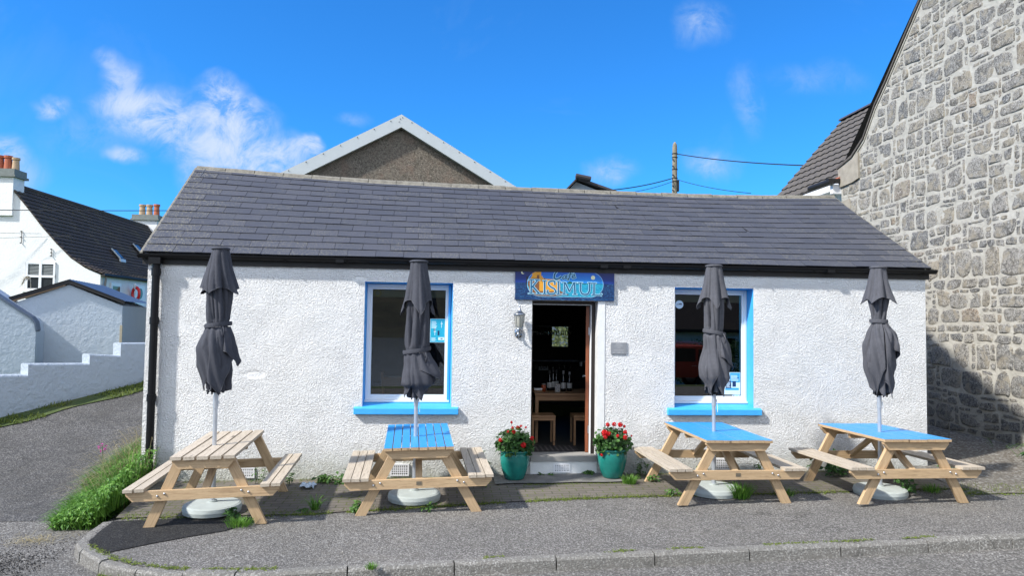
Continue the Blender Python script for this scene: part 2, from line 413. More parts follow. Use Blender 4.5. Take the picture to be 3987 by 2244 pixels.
# ------------------------------------------------------------------ camera, light, sky
cam = bpy.data.objects.new('camera', bpy.data.cameras.new('camera')); COL.objects.link(cam); S.camera = cam
F = Vector((0.084402, 0.995384, 0.045695)); Rt = Vector((0.996271, -0.085123, 0.014073)); U = Vector((-0.017898, -0.044336, 0.998856))
mw = Matrix((Rt, U, -F)).transposed().to_4x4(); mw.translation = (0, -9.1, 1.969)
cam.matrix_world = mw; cam.data.sensor_width = 36; cam.data.lens = 36*2763/3987; cam.data.clip_end = 3000; cam.data.clip_start = .05

to_sun = Vector((-1, -.45, 1.0)).normalized()
sun = bpy.data.objects.new('sun', bpy.data.lights.new('sun', 'SUN')); COL.objects.link(sun)
sun.rotation_euler = to_sun.to_track_quat('Z', 'Y').to_euler(); sun.data.energy = 4.1; sun.data.angle = R(2.5); sun.data.color = (1, .955, .885)

W = bpy.data.worlds.new('World'); S.world = W; W.use_nodes = True
wt = W.node_tree; wn = wt.nodes; wl = wt.links; wn.clear()
def wnode(t, ins=None, **kw):
    n = wn.new(t)
    for k, v in kw.items(): setattr(n, k, v)
    for k, v in (ins or {}).items():
        if hasattr(v, 'is_output'): wl.new(v, n.inputs[k])
        else: n.inputs[k].default_value = v
    return n
def wmath(op, a, b=0.): return wnode('ShaderNodeMath', {0: a, 1: b}, operation=op).outputs[0]
sky = wnode('ShaderNodeTexSky', sky_type='NISHITA', sun_disc=False, sun_elevation=math.asin(to_sun.z), sun_rotation=math.atan2(to_sun.x, to_sun.y), altitude=0, air_density=1.1, dust_density=.25, ozone_density=3.2)
hs = wnode('ShaderNodeHueSaturation', {'Hue': .5, 'Saturation': 1.0, 'Value': 1.0, 'Color': wnode('ShaderNodeMix', {0: 1., 6: sky.outputs[0], 7: (.13, .54, .98, 1)}, data_type='RGBA', blend_type='MULTIPLY').outputs[2]})
tc = wnode('ShaderNodeTexCoord'); sp = wnode('ShaderNodeSeparateXYZ', {0: tc.outputs['Generated']})
yy = wmath('MAXIMUM', sp.outputs[1], .03)
uv = wnode('ShaderNodeCombineXYZ', {0: wmath('DIVIDE', sp.outputs[0], yy), 1: wmath('DIVIDE', sp.outputs[2], yy), 2: 0.}).outputs[0]
nd = wnode('ShaderNodeTexNoise', {'Vector': uv, 'Scale': 9., 'Detail': 4., 'Roughness': .55})
off = wnode('ShaderNodeVectorMath', {0: nd.outputs[1], 1: (.5, .5, .5)}, operation='SUBTRACT')
off2 = wnode('ShaderNodeVectorMath', {0: off.outputs[0], 'Scale': .055}, operation='SCALE')
uvd = wnode('ShaderNodeVectorMath', {0: uv, 1: off2.outputs[0]}, operation='ADD').outputs[0]
BL = [(-0.468, 0.355, 0.0157, 0.0143, 0.45), (-0.454, 0.328, 0.0224, 0.0224, 0.5), (-0.442, 0.292, 0.0504, 0.0213, 0.75), (-0.394, 0.27, 0.0616, 0.028, 0.9), (-0.321, 0.3, 0.036, 0.026, 0.85), (-0.299, 0.273, 0.045, 0.0306, 0.95), (-0.319, 0.239, 0.0784, 0.028, 0.8), (-0.249, 0.228, 0.0504, 0.0232, 0.95), (-0.205, 0.241, 0.0168, 0.0123, 1.25), (-0.349, 0.202, 0.028, 0.0252, 0.5), (-0.275, 0.207, 0.0728, 0.0157, 0.8), (-0.404, 0.253, 0.0336, 0.0168, 0.5), (-0.548, 0.287, 0.0213, 0.0123, 0.5), (-0.448, 0.218, 0.0213, 0.0112, 0.6), (-0.606, 0.221, 0.0308, 0.0196, 0.8), (-0.592, 0.192, 0.0448, 0.028, 0.4), (-0.492, 0.249, 0.0672, 0.0336, 0.15), (0.363, 0.441, 0.0392, 0.0308, 0.34), (0.429, 0.331, 0.0196, 0.0448, 0.25), (0.228, 0.221, 0.0336, 0.0196, 0.4), (0.375, 0.226, 0.0364, 0.0196, 0.36), (-0.136, 0.282, 0.0224, 0.0084, 0.2), (0.533, 0.365, 0.0672, 0.0224, 0.13)]
acc = None
for (u, v_, rx, ry, am) in BL:
    d = wnode('ShaderNodeVectorMath', {0: uvd, 1: (u, v_, 0)}, operation='SUBTRACT')
    d = wnode('ShaderNodeVectorMath', {0: d.outputs[0], 1: (1/rx/1.35, 1/ry/1.35, 0)}, operation='MULTIPLY')
    ln = wnode('ShaderNodeVectorMath', {0: d.outputs[0]}, operation='LENGTH').outputs['Value']
    t = wnode('ShaderNodeMapRange', {'Value': ln, 'From Min': 1.15, 'From Max': 0., 'To Min': 0., 'To Max': am}, interpolation_type='SMOOTHSTEP').outputs[0]
    acc = t if acc is None else wmath('ADD', acc, wmath('MULTIPLY', t, wmath('SUBTRACT', 1.3, wmath('MINIMUM', acc, 1.3))))
fb = wnode('ShaderNodeTexNoise', {'Vector': uv, 'Scale': 19., 'Detail': 11., 'Roughness': .68, 'Distortion': .55}).outputs[0]
fac = wmath('MULTIPLY', acc, wnode('ShaderNodeMapRange', {'Value': fb, 'From Min': .38, 'From Max': .62, 'To Min': .15, 'To Max': 1.25}).outputs[0])
thin = wnode('ShaderNodeTexNoise', {'Vector': uv, 'Scale': 3., 'Detail': 6., 'Roughness': .6, 'Distortion': .6}).outputs[0]
fac = wmath('ADD', fac, wnode('ShaderNodeMapRange', {'Value': thin, 'From Min': .55, 'From Max': .8, 'To Min': 0., 'To Max': .12}).outputs[0])
fac = wmath('MULTIPLY', fac, wnode('ShaderNodeMapRange', {'Value': sp.outputs[1], 'From Min': .02, 'From Max': .15}).outputs[0])
fac = wmath('SUBTRACT', 1., wmath('POWER', 2.718, wmath('MULTIPLY', fac, -1.6)))
rear = wnode('ShaderNodeMapRange', {'Value': sp.outputs[1], 'From Min': .02, 'From Max': -.35}).outputs[0]  # unseen bright cloud added behind the camera as neutral fill for the facade
rn_ = wnode('ShaderNodeTexNoise', {'Vector': tc.outputs['Generated'], 'Scale': 2.6, 'Detail': 5., 'Roughness': .55}).outputs[0]
rear = wmath('MULTIPLY', rear, wnode('ShaderNodeMapRange', {'Value': rn_, 'From Min': .34, 'From Max': .56, 'To Min': .25, 'To Max': 1.}).outputs[0])
fac = wmath('MAXIMUM', fac, rear)
cc = wnode('ShaderNodeMix', {0: wnode('ShaderNodeMapRange', {'Value': fac, 'From Min': .3, 'From Max': .95}).outputs[0], 6: (1.9, 2.7, 4.1, 1), 7: (3.3, 3.7, 4.5, 1)}, data_type='RGBA')
cc = wnode('ShaderNodeMix', {0: rear, 6: cc.outputs[2], 7: (7.3, 7.9, 8.8, 1)}, data_type='RGBA')
mixc = wnode('ShaderNodeMix', {0: fac, 6: hs.outputs[0], 7: cc.outputs[2]}, data_type='RGBA')
bg = wnode('ShaderNodeBackground', {'Color': mixc.outputs[2], 'Strength': .135})
wo = wnode('ShaderNodeOutputWorld', {0: bg.outputs[0]})
S.view_settings.view_transform = 'Standard'; S.view_settings.look = 'None'; S.view_settings.gamma = 1; S.view_settings.exposure = .78
S.cycles.max_bounces = 8; S.cycles.transparent_max_bounces = 24; S.cycles.use_denoising = True; S.cycles.caustics_reflective = False; S.cycles.caustics_refractive = False

# ------------------------------------------------------------------ ground sheets
def rise(y):
    if y < -1: return 0
    if y > 6: return rise(6)+.03*(min(y, 40)-6)
    return .2*(math.log1p(math.exp((y-.15)*4))/4)
def terr(x, y):
    z = -.19+.012*max(-8, min(8, x))+rise(y)*lerp(1, .3, sm((x+3)/9))
    if y < -14: z -= min(1.6, (-14-y)*.1)
    return z
def sheet(name, xs, ys, fz, m, kind='structure'):
    mb = MB(); n = len(ys)
    vs = [(x, y, fz(x, y)) for x in xs for y in ys]
    mb.add(vs, [(i*n+j, (i+1)*n+j, (i+1)*n+j+1, i*n+j+1) for i in range(len(xs)-1) for j in range(n-1)])
    o = mb.build(name, m, smooth=True); o['kind'] = kind; return o
def fr(a, b, n): return [a+(b-a)*i/n for i in range(n+1)]
XS = [-900, -300, -120, -60, -40]+fr(-30, 30, 60)+[40, 60, 120, 300, 900]
YS = [-28, -24, -20, -17, -14]+fr(-13, 12, 50)+[14, 17, 20, 26, 34, 45, 70, 150, 400, 1200]
sheet('ground', XS, YS, lambda x, y: terr(x, y)-.03, M['turf'])
# road in front and the lane climbing behind the cafe on the left
sheet('road', fr(-30, 30, 60), fr(-13, -1., 24), lambda x, y: terr(x, y)+.0, M['road'])
def strip(name, rows, m, dz=0, fz=terr, sub=6, kind='structure'):
    mb = MB(); vs = []; k = len(rows[0])
    for row in rows:
        for (a, b), (c, d) in zip(row, row[1:]):
            for q in range(sub): vs.append((lerp(a, c, q/sub), lerp(b, d, q/sub)))
        vs.append(row[-1])
    w = (k-1)*sub+1
    vs = [(x, y, fz(x, y)+dz) for x, y in vs]
    mb.add(vs, [(i*w+j, i*w+j+1, (i+1)*w+j+1, (i+1)*w+j) for i in range(len(rows)-1) for j in range(w-1)])
    o = mb.build(name, m, smooth=True); o['kind'] = kind; return o
def wallx(y): return -7.14+(y-2.94)*.7           # foot line of the stepped wall
LY = [-1.04, -.5, 0, .5, 1, 1.5, 2, 2.5, 3, 3.5, 4, 5, 6, 7, 8]
def lane_l(y): return min(-5.2, wallx(y)+.62+.0*y) if y > -.5 else -30
strip('lane', [[(wallx(y)+.42 if y > -1 else -30, y), (-3.6 if y < 4.8 else 2, y)] for y in LY], M['lane'], .004)
strip('verge', [[(wallx(y)-1.5, y), (wallx(y)+.55+.07*math.sin(y*5), y)] for y in fr(-4, 7, 60)], M['turf'], .02)

# water and hill across the road (they show only as reflections in the panes)
mb = MB(); mb.quad((-900, -700, -1.75), (900, -700, -1.75), (900, -29, -1.75), (-900, -29, -1.75)); o = mb.build('water', M['sea']); o['kind'] = 'structure'
def hill(x, y):
    t = sm((-y-120)/160)
    return -2.2+t*(34+14*fn(x*.008, y*.01))+3*fn(x*.03, y*.03, 4)*t
sheet('hill', fr(-420, 420, 60), fr(-400, -112, 30), hill, M['moor'])

# pavement plateau
kin = [(-3.37, -1.58), (-3.36, -1.9), (-3.3, -2.21), (-3.18, -2.37), (-3.03, -2.52), (-2.84, -2.70), (-2.62, -2.83), (-2.3, -2.96), (-1.95, -3.03), (-1.5, -3.06), (-.9, -3.01), (.3, -2.91), (1.5, -2.84), (3.4, -2.74), (5.5, -2.62), (9, -2.45), (30, -1.9)]
mb = MB(); vs = []
ks = []
for (a, b), (c, d) in zip(kin, kin[1:]):
    n_ = 4
    for q in range(n_): ks.append((lerp(a, c, q/n_), lerp(b, d, q/n_)))
ks.append(kin[-1])
rows = 14
for (x, y) in ks:
    top = .12 if x > -3.3 else .0
    xi = x if x > -3.2 else x+.0
    for q in range(rows+1):
        t = q/rows; yy_ = lerp(y, .12, t) if x > -3.3 else lerp(y, -1.35, t)
        vs.append((lerp(x, max(x, -3.1), t) if x < -3.1 else x, yy_, gz(x, yy_)))
w = rows+1
mb.add(vs, [(i*w+j, (i+1)*w+j, (i+1)*w+j+1, i*w+j+1) for i in range(len(ks)-1) for j in range(rows)])
o = mb.build('pavement', M['pave'], smooth=True); o['kind'] = 'structure'
# block paving strip along the wall
def paver_edge(x): return interp([(-3.4, -1.50), (-1.5, -1.50), (.4, -1.22), (1.3, -1.12), (2, -1.06), (4, -1.05), (5.9, -.99), (6.9, -1.15)], x)
strip('block_paving', [[(x, paver_edge(x)), (x-.25 if x < -3 else x, .05)] for x in fr(-3.35, 6.9, 40)], M['pavers'], .012, gz)
strip('door_slab', [[(x, -.46+.015*math.sin(x*9)), (x, .03)] for x in fr(.56, 2.26, 10)], M['slab'], .03, gz, 2)
PT = [(-3.34, -1.60), (-3.27, -2.2), (-3.16, -2.36), (-2.97, -2.54), (-2.66, -2.30), (-2.4, -2.14), (-2.12, -1.98), (-1.97, -1.75), (-1.9, -1.58)]
mb = MB(); top = [(x+.0, max(y, -1.47-.0*x)) for x, y in PT]
cen = (-2.75, -1.75)
ring = PT+[(-2.2, -1.52), (-2.8, -1.55)]
rr_ = []
for i, (a, b) in enumerate(ring):
    c, d = ring[(i+1) % len(ring)]
    for q in range(5):
        x, y = lerp(a, c, q/5), lerp(b, d, q/5); j = .02*fn(x*9, y*9)
        rr_.append((x+j, y+j, gz(x, y)+.008))
cz_ = gz(*cen)+.016
mb.add([(cen[0], cen[1], cz_)]+rr_, [(0, i+1, (i+1) % len(rr_)+1) for i in range(len(rr_))])
o = mb.build('asphalt_patch', M['patch'], recalc=True); o['kind'] = 'structure'
# tar stain out on the road by the kerb corner
# kerb stones
mb = MB()
kl = [(-3.42, -1.36), (-3.40, -1.8)]+kin[2:]
path = [Vector((x, y, 0)) for x, y in kin]
cum = [0]
for a, b in zip(path, path[1:]): cum.append(cum[-1]+(b-a).length)
def along(s_):
    for i in range(len(path)-1):
        if s_ <= cum[i+1]: 
            t = (s_-cum[i])/(cum[i+1]-cum[i]); return path[i].lerp(path[i+1], t), (path[i+1]-path[i]).normalized()
    return path[-1], (path[-1]-path[-2]).normalized()
s_ = 0; r2 = random.Random(3)
while s_ < cum[-1]-.4:
    L = .88 if s_ > 2.2 else .42
    a0, a1 = s_+.006, s_+L-.006; s_ += L
    nseg = 4; vs = []; dz = r2.uniform(-.008, .008); k_ = r2.random()
    for q in range(nseg+1):
        p, t = along(lerp(a0, a1, q/nseg)); nrm = Vector((-t.y, t.x, 0))
        if nrm.dot(p-Vector((max(p.x, -2.2), -1.2 if p.x < -2.2 else 0, 0))) < 0: nrm = -nrm
        zt = gz(p.x, p.y)+.004+dz+.004*fn(p.x*7, p.y*7); zb = gz(p.x, p.y)-.2
        j = .006*fn(p.x*11, p.y*11, 3)
        for o_, z_ in ((-.012, zb), (-.012, zt), (.058+j, zt-.003), (.078+j, zt-.024), (.09+j, zb)):
            q_ = p+nrm*o_; vs.append((q_.x, q_.y, z_))
    mb.cur = k_
    w = 5
    mb.add(vs, [(i*w+j, i*w+(j+1) % w, (i+1)*w+(j+1) % w, (i+1)*w+j) for i in range(nseg) for j in range(w)]+[(0, 1, 2, 3, 4), tuple(nseg*w+j for j in (4, 3, 2, 1, 0))])
o = mb.build('kerb', M['kerb'], recalc=True); o['kind'] = 'structure'
# passage of dirt right of the cafe
def passz(x, y): return max(gz(x, y), terr(x, y))+.05*sm((y+1)/1.5)+.05*sm((x-7.6)/.9)+.012*fn(x*4, y*4)
strip('path', [[(6.1+.0*y, y), (8.8, y)] for y in fr(-1.25, 7, 40)], M['dirt'], .014, passz, 8)
strip('path_edge', [[(6.85, y), (12, y)] for y in fr(-1.9, -1.1, 8)], M['dirt'], .003, gz, 4)
# ------------------------------------------------------------------ the cafe
cafe = empty('cafe_building', (1.3, 0, 0), label='low white harled cafe with a dark slate roof and open doorway', cat='building')
def P3(mb, name, m, parent=cafe, **kw):      # build a part in world coordinates under a parent empty at its base
    o = mb.build(name, m, None, **kw); o.parent = parent
    chain = Vector((0, 0, 0)); p = parent
    mtx = Matrix.Identity(4); lst = []
    while p is not None: lst.append(p); p = p.parent
    for q in reversed(lst): mtx = mtx @ (q.matrix_parent_inverse @ q.matrix_basis)
    o.matrix_parent_inverse = mtx.inverted()
    return o
XL, XR = -3.745, 6.395
holes = [(-1.096, .017, .852, 2.436), (2.918, 3.985, .852, 2.436), (1.036, 1.897, .235, 2.235)]
mb = MB()
xs = sorted({XL, XR}|{h[0] for h in holes}|{h[1] for h in holes}); zs = sorted({-.35, 2.75}|{h[2] for h in holes}|{h[3] for h in holes})
for a, b in zip(xs, xs[1:]):
    for c, d in zip(zs, zs[1:]):
        mx_, mz = (a+b)/2, (c+d)/2
        if any(h[0] < mx_ < h[1] and h[2] < mz < h[3] for h in holes): continue
        mb.quad((a, 0, c), (b, 0, c), (b, 0, d), (a, 0, d))
YB = 4.75
# left side wall with gable, right side wall, back wall with a window
RL, RR_ = (-3.90, 2.10), (6.43, 2.40)
mb.add([(XL, 0, -.35), (XL-.12, YB, -.35), (XL-.12, YB, 2.75), (XL-.05, 2.1, 4.28), (XL, 0, 2.75)], [(0, 4, 3, 2, 1)])
mb.add([(XR, 0, -.35), (XR, YB, -.35), (XR, YB, 2.75), (XR, 2.4, 4.15), (XR, 0, 2.75)], [(0, 1, 2, 3, 4)])
bh = (1.97, 2.29, 1.47, 1.86)
bx = [XL-.12, bh[0], bh[1], XR]; bz = [-.35, bh[2], bh[3], 2.75]
for i, (a, b) in enumerate(zip(bx, bx[1:])):
    for j, (c, d) in enumerate(zip(bz, bz[1:])):
        if i == 1 and j == 1: continue
        mb.quad((b, YB, c), (a, YB, c), (a, YB, d), (b, YB, d))
# door reveals
x0, x1, z0, z1 = holes[2]
mb.quad((x0, 0, z0), (x0, 0, z1), (x0, .27, z1), (x0, .27, z0)); mb.quad((x1, 0, z1), (x1, 0, z0), (x1, .27, z0), (x1, .27, z1)); mb.quad((x0, 0, z1), (x1, 0, z1), (x1, .27, z1), (x0, .27, z1))
P3(mb, 'wall', M['harl'])
# smooth painted corner bands (door surround on the right, base under the step)
mb = MB(); mb.box(1.897, 1.99, -.006, .0, .235, 2.235); mb.box(1.036, 1.897, -.008, .0, -.08, .175)
P3(mb, 'painted_band', M['smoothwhite'])
mb = MB(); mb.box(1.04, 1.893, -.03, .30, .176, .236)
P3(mb, 'threshold', simple('grey_threshold', c3(.26, .255, .24), .7))
# interior
mb = MB()
X0, X1, Y0, Y1, Z0, Z1 = XL+.2, XR-.2, .30, YB-.06, .232, 2.68
def inner(mb):
    mb.quad((X0, Y0, Z0), (X0, Y1, Z0), (X0, Y1, Z1), (X0, Y0, Z1)); mb.quad((X1, Y1, Z0), (X1, Y0, Z0), (X1, Y0, Z1), (X1, Y1, Z1))
    mb.quad((X0, Y0, Z1), (X0, Y1, Z1), (X1, Y1, Z1), (X1, Y0, Z1))
    bx = [X0, bh[0], bh[1], X1]; bz = [Z0, bh[2], bh[3], Z1]
    for i, (a, b) in enumerate(zip(bx, bx[1:])):
        for j, (c, d) in enumerate(zip(bz, bz[1:])):
            if not (i == 1 and j == 1): mb.quad((a, Y1, c), (b, Y1, c), (b, Y1, d), (a, Y1, d))
    fx = sorted({X0, X1}|{h[0] for h in holes}|{h[1] for h in holes}); fz_ = sorted({Z0, Z1, .852, 2.436, 2.235})
    for a, b in zip(fx, fx[1:]):
        for c, d in zip(fz_, fz_[1:]):
            mx_, mz = (a+b)/2, (c+d)/2
            if any(h[0] < mx_ < h[1] and h[2]-.01 < mz < h[3] for h in holes): continue
            mb.quad((b, Y0, c), (a, Y0, c), (a, Y0, d), (b, Y0, d))
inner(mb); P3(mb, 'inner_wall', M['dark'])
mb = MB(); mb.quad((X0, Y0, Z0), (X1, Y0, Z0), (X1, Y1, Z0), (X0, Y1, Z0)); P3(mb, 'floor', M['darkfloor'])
# windows
def window(x0, x1, gap_r):
    zb, zt = .852, 2.436; D = .2
    mb = MB()     # painted reveals and sloping inner sill
    mb.quad((x0, 0, zb), (x0, 0, zt), (x0+.006, D+.05, zt-.004), (x0+.006, D+.05, zb)); mb.quad((x1, 0, zt), (x1, 0, zb), (x1-gap_r, D+.05, zb), (x1-gap_r, D+.05, zt-.004))
    mb.quad((x0, 0, zt), (x1, 0, zt), (x1-gap_r, D+.05, zt-.018), (x0+.006, D+.05, zt-.018))
    mb.box(x1-gap_r-.03, x1-gap_r+.001, D-.02, D+.04, zb, zt-.02) if gap_r > .01 else None
    w = P3(mb, 'window_reveal', M['bluepaint'])
    mb = MB()
    sx0, sx1 = x0-.1, x1+.092
    mb.hexa([(sx0, -.06, .768), (sx1, -.06, .768), (sx1, .0, .768), (sx0, .0, .768), (sx0, -.06, .845), (sx1, -.06, .845), (sx1, .0, .862), (sx0, .0, .862)])
    mb.hexa([(x0, -.0, .80), (x1, -.0, .80), (x1, .26, .80), (x0, .26, .80), (x0, -.0, .861), (x1, -.0, .861), (x1, .26, .905), (x0, .26, .905)])
    P3(mb, 'window_sill', M['bluepaint'], bevel=.006)
    a, b, c, d = x0+.008, x1-gap_r-.002, .897, 2.416
    mb = MB(); t = .066
    def fr_box(x0, x1, z0, z1, y0, y1, t):
        mb.box(x0, x0+t, y0, y1, z0, z1); mb.box(x1-t, x1, y0, y1, z0, z1); mb.box(x0+t, x1-t, y0, y1, z0, z0+t); mb.box(x0+t, x1-t, y0, y1, z1-t, z1)
    fr_box(a, b, c+.028, d, D, D+.06, .036); fr_box(a+.036, b-.036, c+.064, d-.036, D+.012, D+.055, .03)
    mb.box(a-.004, b+.003, D-.03, D+.05, c, c+.027)
    f = P3(mb, 'window_frame', M['pvc'], bevel=.003)
    mb = MB(); mb.quad((a+.06, D+.03, c+.09), (b-.06, D+.03, c+.09), (b-.06, D+.03, d-.06), (a+.06, D+.03, d-.06))
    P3(mb, 'pane', M['glass'])
    mb = MB(); mb.box(a+.05, b-.05, D+.062, D+.07, d-.155, d-.07); mb.tube([(a+.05, D+.066, d-.16), (b-.05, D+.066, d-.16)], .008)
    bl = P3(mb, 'roller_blind', M['blind'])
    return a, b, c, d
wl_ = window(-1.096, .017, .028); wr_ = window(2.918, 3.985, .004)
# door frame and open door
mb = MB()
mb.box(1.04, 1.066, .16, .24, .237, 2.225); mb.box(1.845, 1.893, .16, .24, .237, 2.225); mb.box(1.066, 1.845, .16, .24, 2.19, 2.228)
P3(mb, 'door_frame', simple('dark_door_frame', c3(.02, .014, .012), .4))
mb = MB(); mb.box(1.838, 1.8445, .155, .24, .237, 2.186); mb.box(1.07, 1.838, .155, .165, 2.182, 2.189)
P3(mb, 'door_seal', M['white'])
dr = empty('door', (1.812, .25, .24)); dr.parent = cafe
dr.matrix_parent_inverse = Matrix.Translation((-1.3, 0, 0)); dr.rotation_euler = (0, 0, R(78))
mb = MB(); mb.box(0, .80, -.022, .022, 0, 1.93); mb.box(.1, .7, .022, .028, .12, .8); mb.box(.1, .7, .022, .028, 1.0, 1.8)
d1 = mb.build('door_leaf', M['doorwood'], dr, bevel=.003)
mb = MB(); mb.tube([(.73, .02, .95), (.73, .07, .95), (.62, .07, .95)], .009, 8); mb.build('handle', M['steel'], dr)
for zz in (.25, 1.55):
    mb = MB(); mb.box(-.012, .004, -.03, -.012, zz, zz+.1); mb.build('hinge', M['steel'], dr)
# vents: perforated white plates
def vent(x, z, w=.235, h=.13, nx=8, nz=5):
    mb = MB(); y = -.012
    t = .02; 
    mb.box(x, x+w, y+.004, -.001, z, z+h); mb.m = 0
    # lattice in front of a dark recess
    cw, chh = (w-2*t)/nx, (h-2*t)/nz
    mb.box(x, x+t, y-.006, y+.003, z, z+h); mb.box(x+w-t, x+w, y-.006, y+.003, z, z+h); mb.box(x+t, x+w-t, y-.006, y+.003, z, z+t); mb.box(x+t, x+w-t, y-.006, y+.003, z+h-t, z+h)
    for i in range(1, nx): mb.box(x+t+i*cw-.005, x+t+i*cw+.005, y-.004, y+.003, z+t, z+h-t)
    for j in range(1, nz): mb.box(x+t, x+w-t, y-.005, y+.0025, z+t+j*chh-.005, z+t+j*chh+.005)
    v = P3(mb, 'vent', M['white'])
    mb = MB(); mb.box(x+t, x+w-t, y+.0015, y+.0035, z+t, z+h-t); P3(mb, 'vent_recess', M['black'], v)
vent(1.335, .032, .215, .115, 8, 5); vent(-.73, -.005, .235, .15); vent(3.44, .055, .235, .15); vent(-2.62, -.02)
# roof of real slates
def eave(s): return Vector((lerp(-3.775, 6.41, s), -.100, 2.742-.012*math.sin(PI*s)+.004*fn(s*9)))
zr = [(-3.93, 4.255), (-2.5, 4.185), (-1.16, 4.13), (.96, 4.10), (2.35, 4.088), (3.7, 4.083), (5.07, 4.10), (6.43, 4.15)]
def rdg(s): x = lerp(-3.93, 6.44, s); return Vector((x, lerp(2.1, 2.4, s), interp(zr, x)+.004*fn(s*14, 3)))
def RP(s, t, h=0):
    a, b = eave(s), rdg(s); p = a.lerp(b, t)
    p.z += -.02*math.sin(PI*t)*sm(s*1.5)*.6+.004*fn(s*8, t*3, 1)      # sag
    nrm = Vector((0, -(b.z-a.z), b.y-a.y)).normalized()
    return p+nrm*h
NR, NC = 14, 29; mb = MB(); lich = []; r3 = random.Random(11)
for i in range(NR):
    t0 = i/NR; sh = .5 if i % 2 else 0
    ed = [0]; k = 1-sh if sh else 1.
    while k < NC: ed.append(k/NC); k += 1
    if sh: ed = [0]+[max(0, (q+.5)/NC) for q in range(NC)]
    if ed[-1] < .999: ed.append(1.)
    if len(ed) > 2 and i % 2 == 1 and r3.random() < .8: ed.pop(1)     # wide verge slates
    for a, b in zip(ed, ed[1:]):
        a += r3.uniform(.0002, .00035) if a > 0 else 0; b -= .0002 if b < 1 else 0
        if b-a < .004: continue
        t1 = min(1, t0+1.25/NR); hl = .016+r3.uniform(-.002, .005); hr = .016+r3.uniform(-.002, .005)
        tl = t0+r3.uniform(-.0012, .0012); tr = t0+r3.uniform(-.0012, .0012)
        p = [RP(a, tl, hl-.008), RP(b, tr, hr-.008), RP(b, t1, .001), RP(a, t1, .001), RP(a, tl, hl), RP(b, tr, hr), RP(b, t1, .005), RP(a, t1, .005)]
        cut = r3.random() < .012
        if cut: p[4] = RP(lerp(a, b, .12), tl, hl); p[0] = RP(lerp(a, b, .12), tl, hl-.008); 
        mb.hexa(p, r3.random())
        L = .1*r3.random()+.35*(r3.random() < .2)
        if a < .001: L = .95 if r3.random() < .7 else .4
        elif b > .999: L = .8*r3.random()+.2
        elif i < 3: L = r3.random()*.6
        elif b > .5: L += r3.random()*.15
        lich += [L]*6
o = P3(mb, 'roof', M['slate'])
at = o.data.attributes.new('lich', 'FLOAT', 'FACE'); at.data.foreach_set('value', lich)
roof = o
mb = MB()
for q in range(40):
    a, b = q/40, (q+1)/40
    mb.quad(RP(a, .002, -.006), RP(b, .002, -.006), RP(b, 1, -.004), RP(a, 1, -.004))
    pa, pb = rdg(a), rdg(b); mb.quad(pa, pb, (pb.x, YB+.1, 2.70), (pa.x-.05, YB+.1, 2.70))
P3(mb, 'roof_underlay', M['softblack'], roof)
# ridge tiles
mb = MB(); nt = 24
for q in range(nt):
    a, b = (q+.01)/nt, (q+.99)/nt; mb.cur = r3.random()
    pa, pb = rdg(a), rdg(b); j = r3.uniform(-.007, .007)
    pa = pa+Vector((0, 0, .0+j)); pb = pb+Vector((0, 0, .0+j+r3.uniform(-.004, .004)))
    rad = .066
    vs = []
    for p in (pa, pb):
        for k in range(9):
            an = PI*k/8; vs.append((p.x, p.y-math.cos(an)*rad*1.15, p.z-.035+math.sin(an)*rad))
    mb.add(vs, [(k, k+1, k+10, k+9) for k in range(8)]+[tuple(range(8, -1, -1)), tuple(range(9, 18)), (0, 9, 17, 8)])
    # bedding mortar under the tile
    mb.hexa([(pa.x, pa.y-.105, pa.z-.085), (pb.x, pb.y-.105, pb.z-.085), (pb.x, pb.y-.03, pb.z-.03), (pa.x, pa.y-.03, pa.z-.03), (pa.x, pa.y-.10+r3.uniform(-.01, .0), pa.z-.05), (pb.x, pb.y-.10, pb.z-.05), (pb.x, pb.y-.03, pb.z+.02), (pa.x, pa.y-.03, pa.z+.02)])
P3(mb, 'ridge_tiles', M['concrete'], roof)
for s_, dx in ((0, -.035), (1, .035)):     # mortar skew on each verge
    mb = MB()
    for q in range(NR):
        a, b = RP(s_, q/NR, .0), RP(s_, (q+.97)/NR, .0)
        lo, hi = min(0, dx), max(0, dx)
        mb.hexa([a+Vector((lo, 0, -.06)), a+Vector((hi, 0, -.06)), b+Vector((hi, 0, -.06)), b+Vector((lo, 0, -.06)), a+Vector((lo, 0, .004)), a+Vector((hi, 0, .004)), b+Vector((hi, 0, .0)), b+Vector((lo, 0, .0))])
    P3(mb, 'verge', M['concrete'], roof)
# gutter, fascia, downpipe
mb = MB()
mb.box(-3.80, 6.43, -.032, -.004, 2.60, 2.735)
P3(mb, 'fascia', M['softblack'])
mb = MB()
gx = fr(-3.83, 6.49, 40); prof = []
for k in range(9):
    an = PI+PI*k/8; prof.append((-.078+.046*math.cos(an), .058*math.sin(an)))
vs = []
for x in gx:
    zz = 2.728-.006*math.sin((x+3.8)/10.3*PI)+.003*fn(x*1.3)
    for y_, z_ in prof[:9]: vs.append((x, y_, zz+z_))
mb.add(vs, [(i*9+k, i*9+k+1, (i+1)*9+k+1, (i+1)*9+k) for i in range(len(gx)-1) for k in range(8)]+[tuple(range(9)), tuple((len(gx)-1)*9+k for k in range(8, -1, -1))])
for x in fr(-3.6, 6.3, 13):   # brackets
    mb.box(x-.012, x+.012, -.118, -.033, 2.6665, 2.6695)
for x in (-1.4, 1.95, 2.25, 5.0): mb.box(x-.05, x+.05, -.128, -.033, 2.661, 2.70)
gut = P3(mb, 'gutter', M['black'], smooth=False)
mb = MB()
mb.box(-3.69, -3.55, -.135, -.03, 2.60, 2.68)
mb.tube([(-3.62, -.07, 2.66), (-3.62, -.07, 2.0), (-3.62, -.07, 1.0), (-3.62, -.07, -.05)], .045, 16)
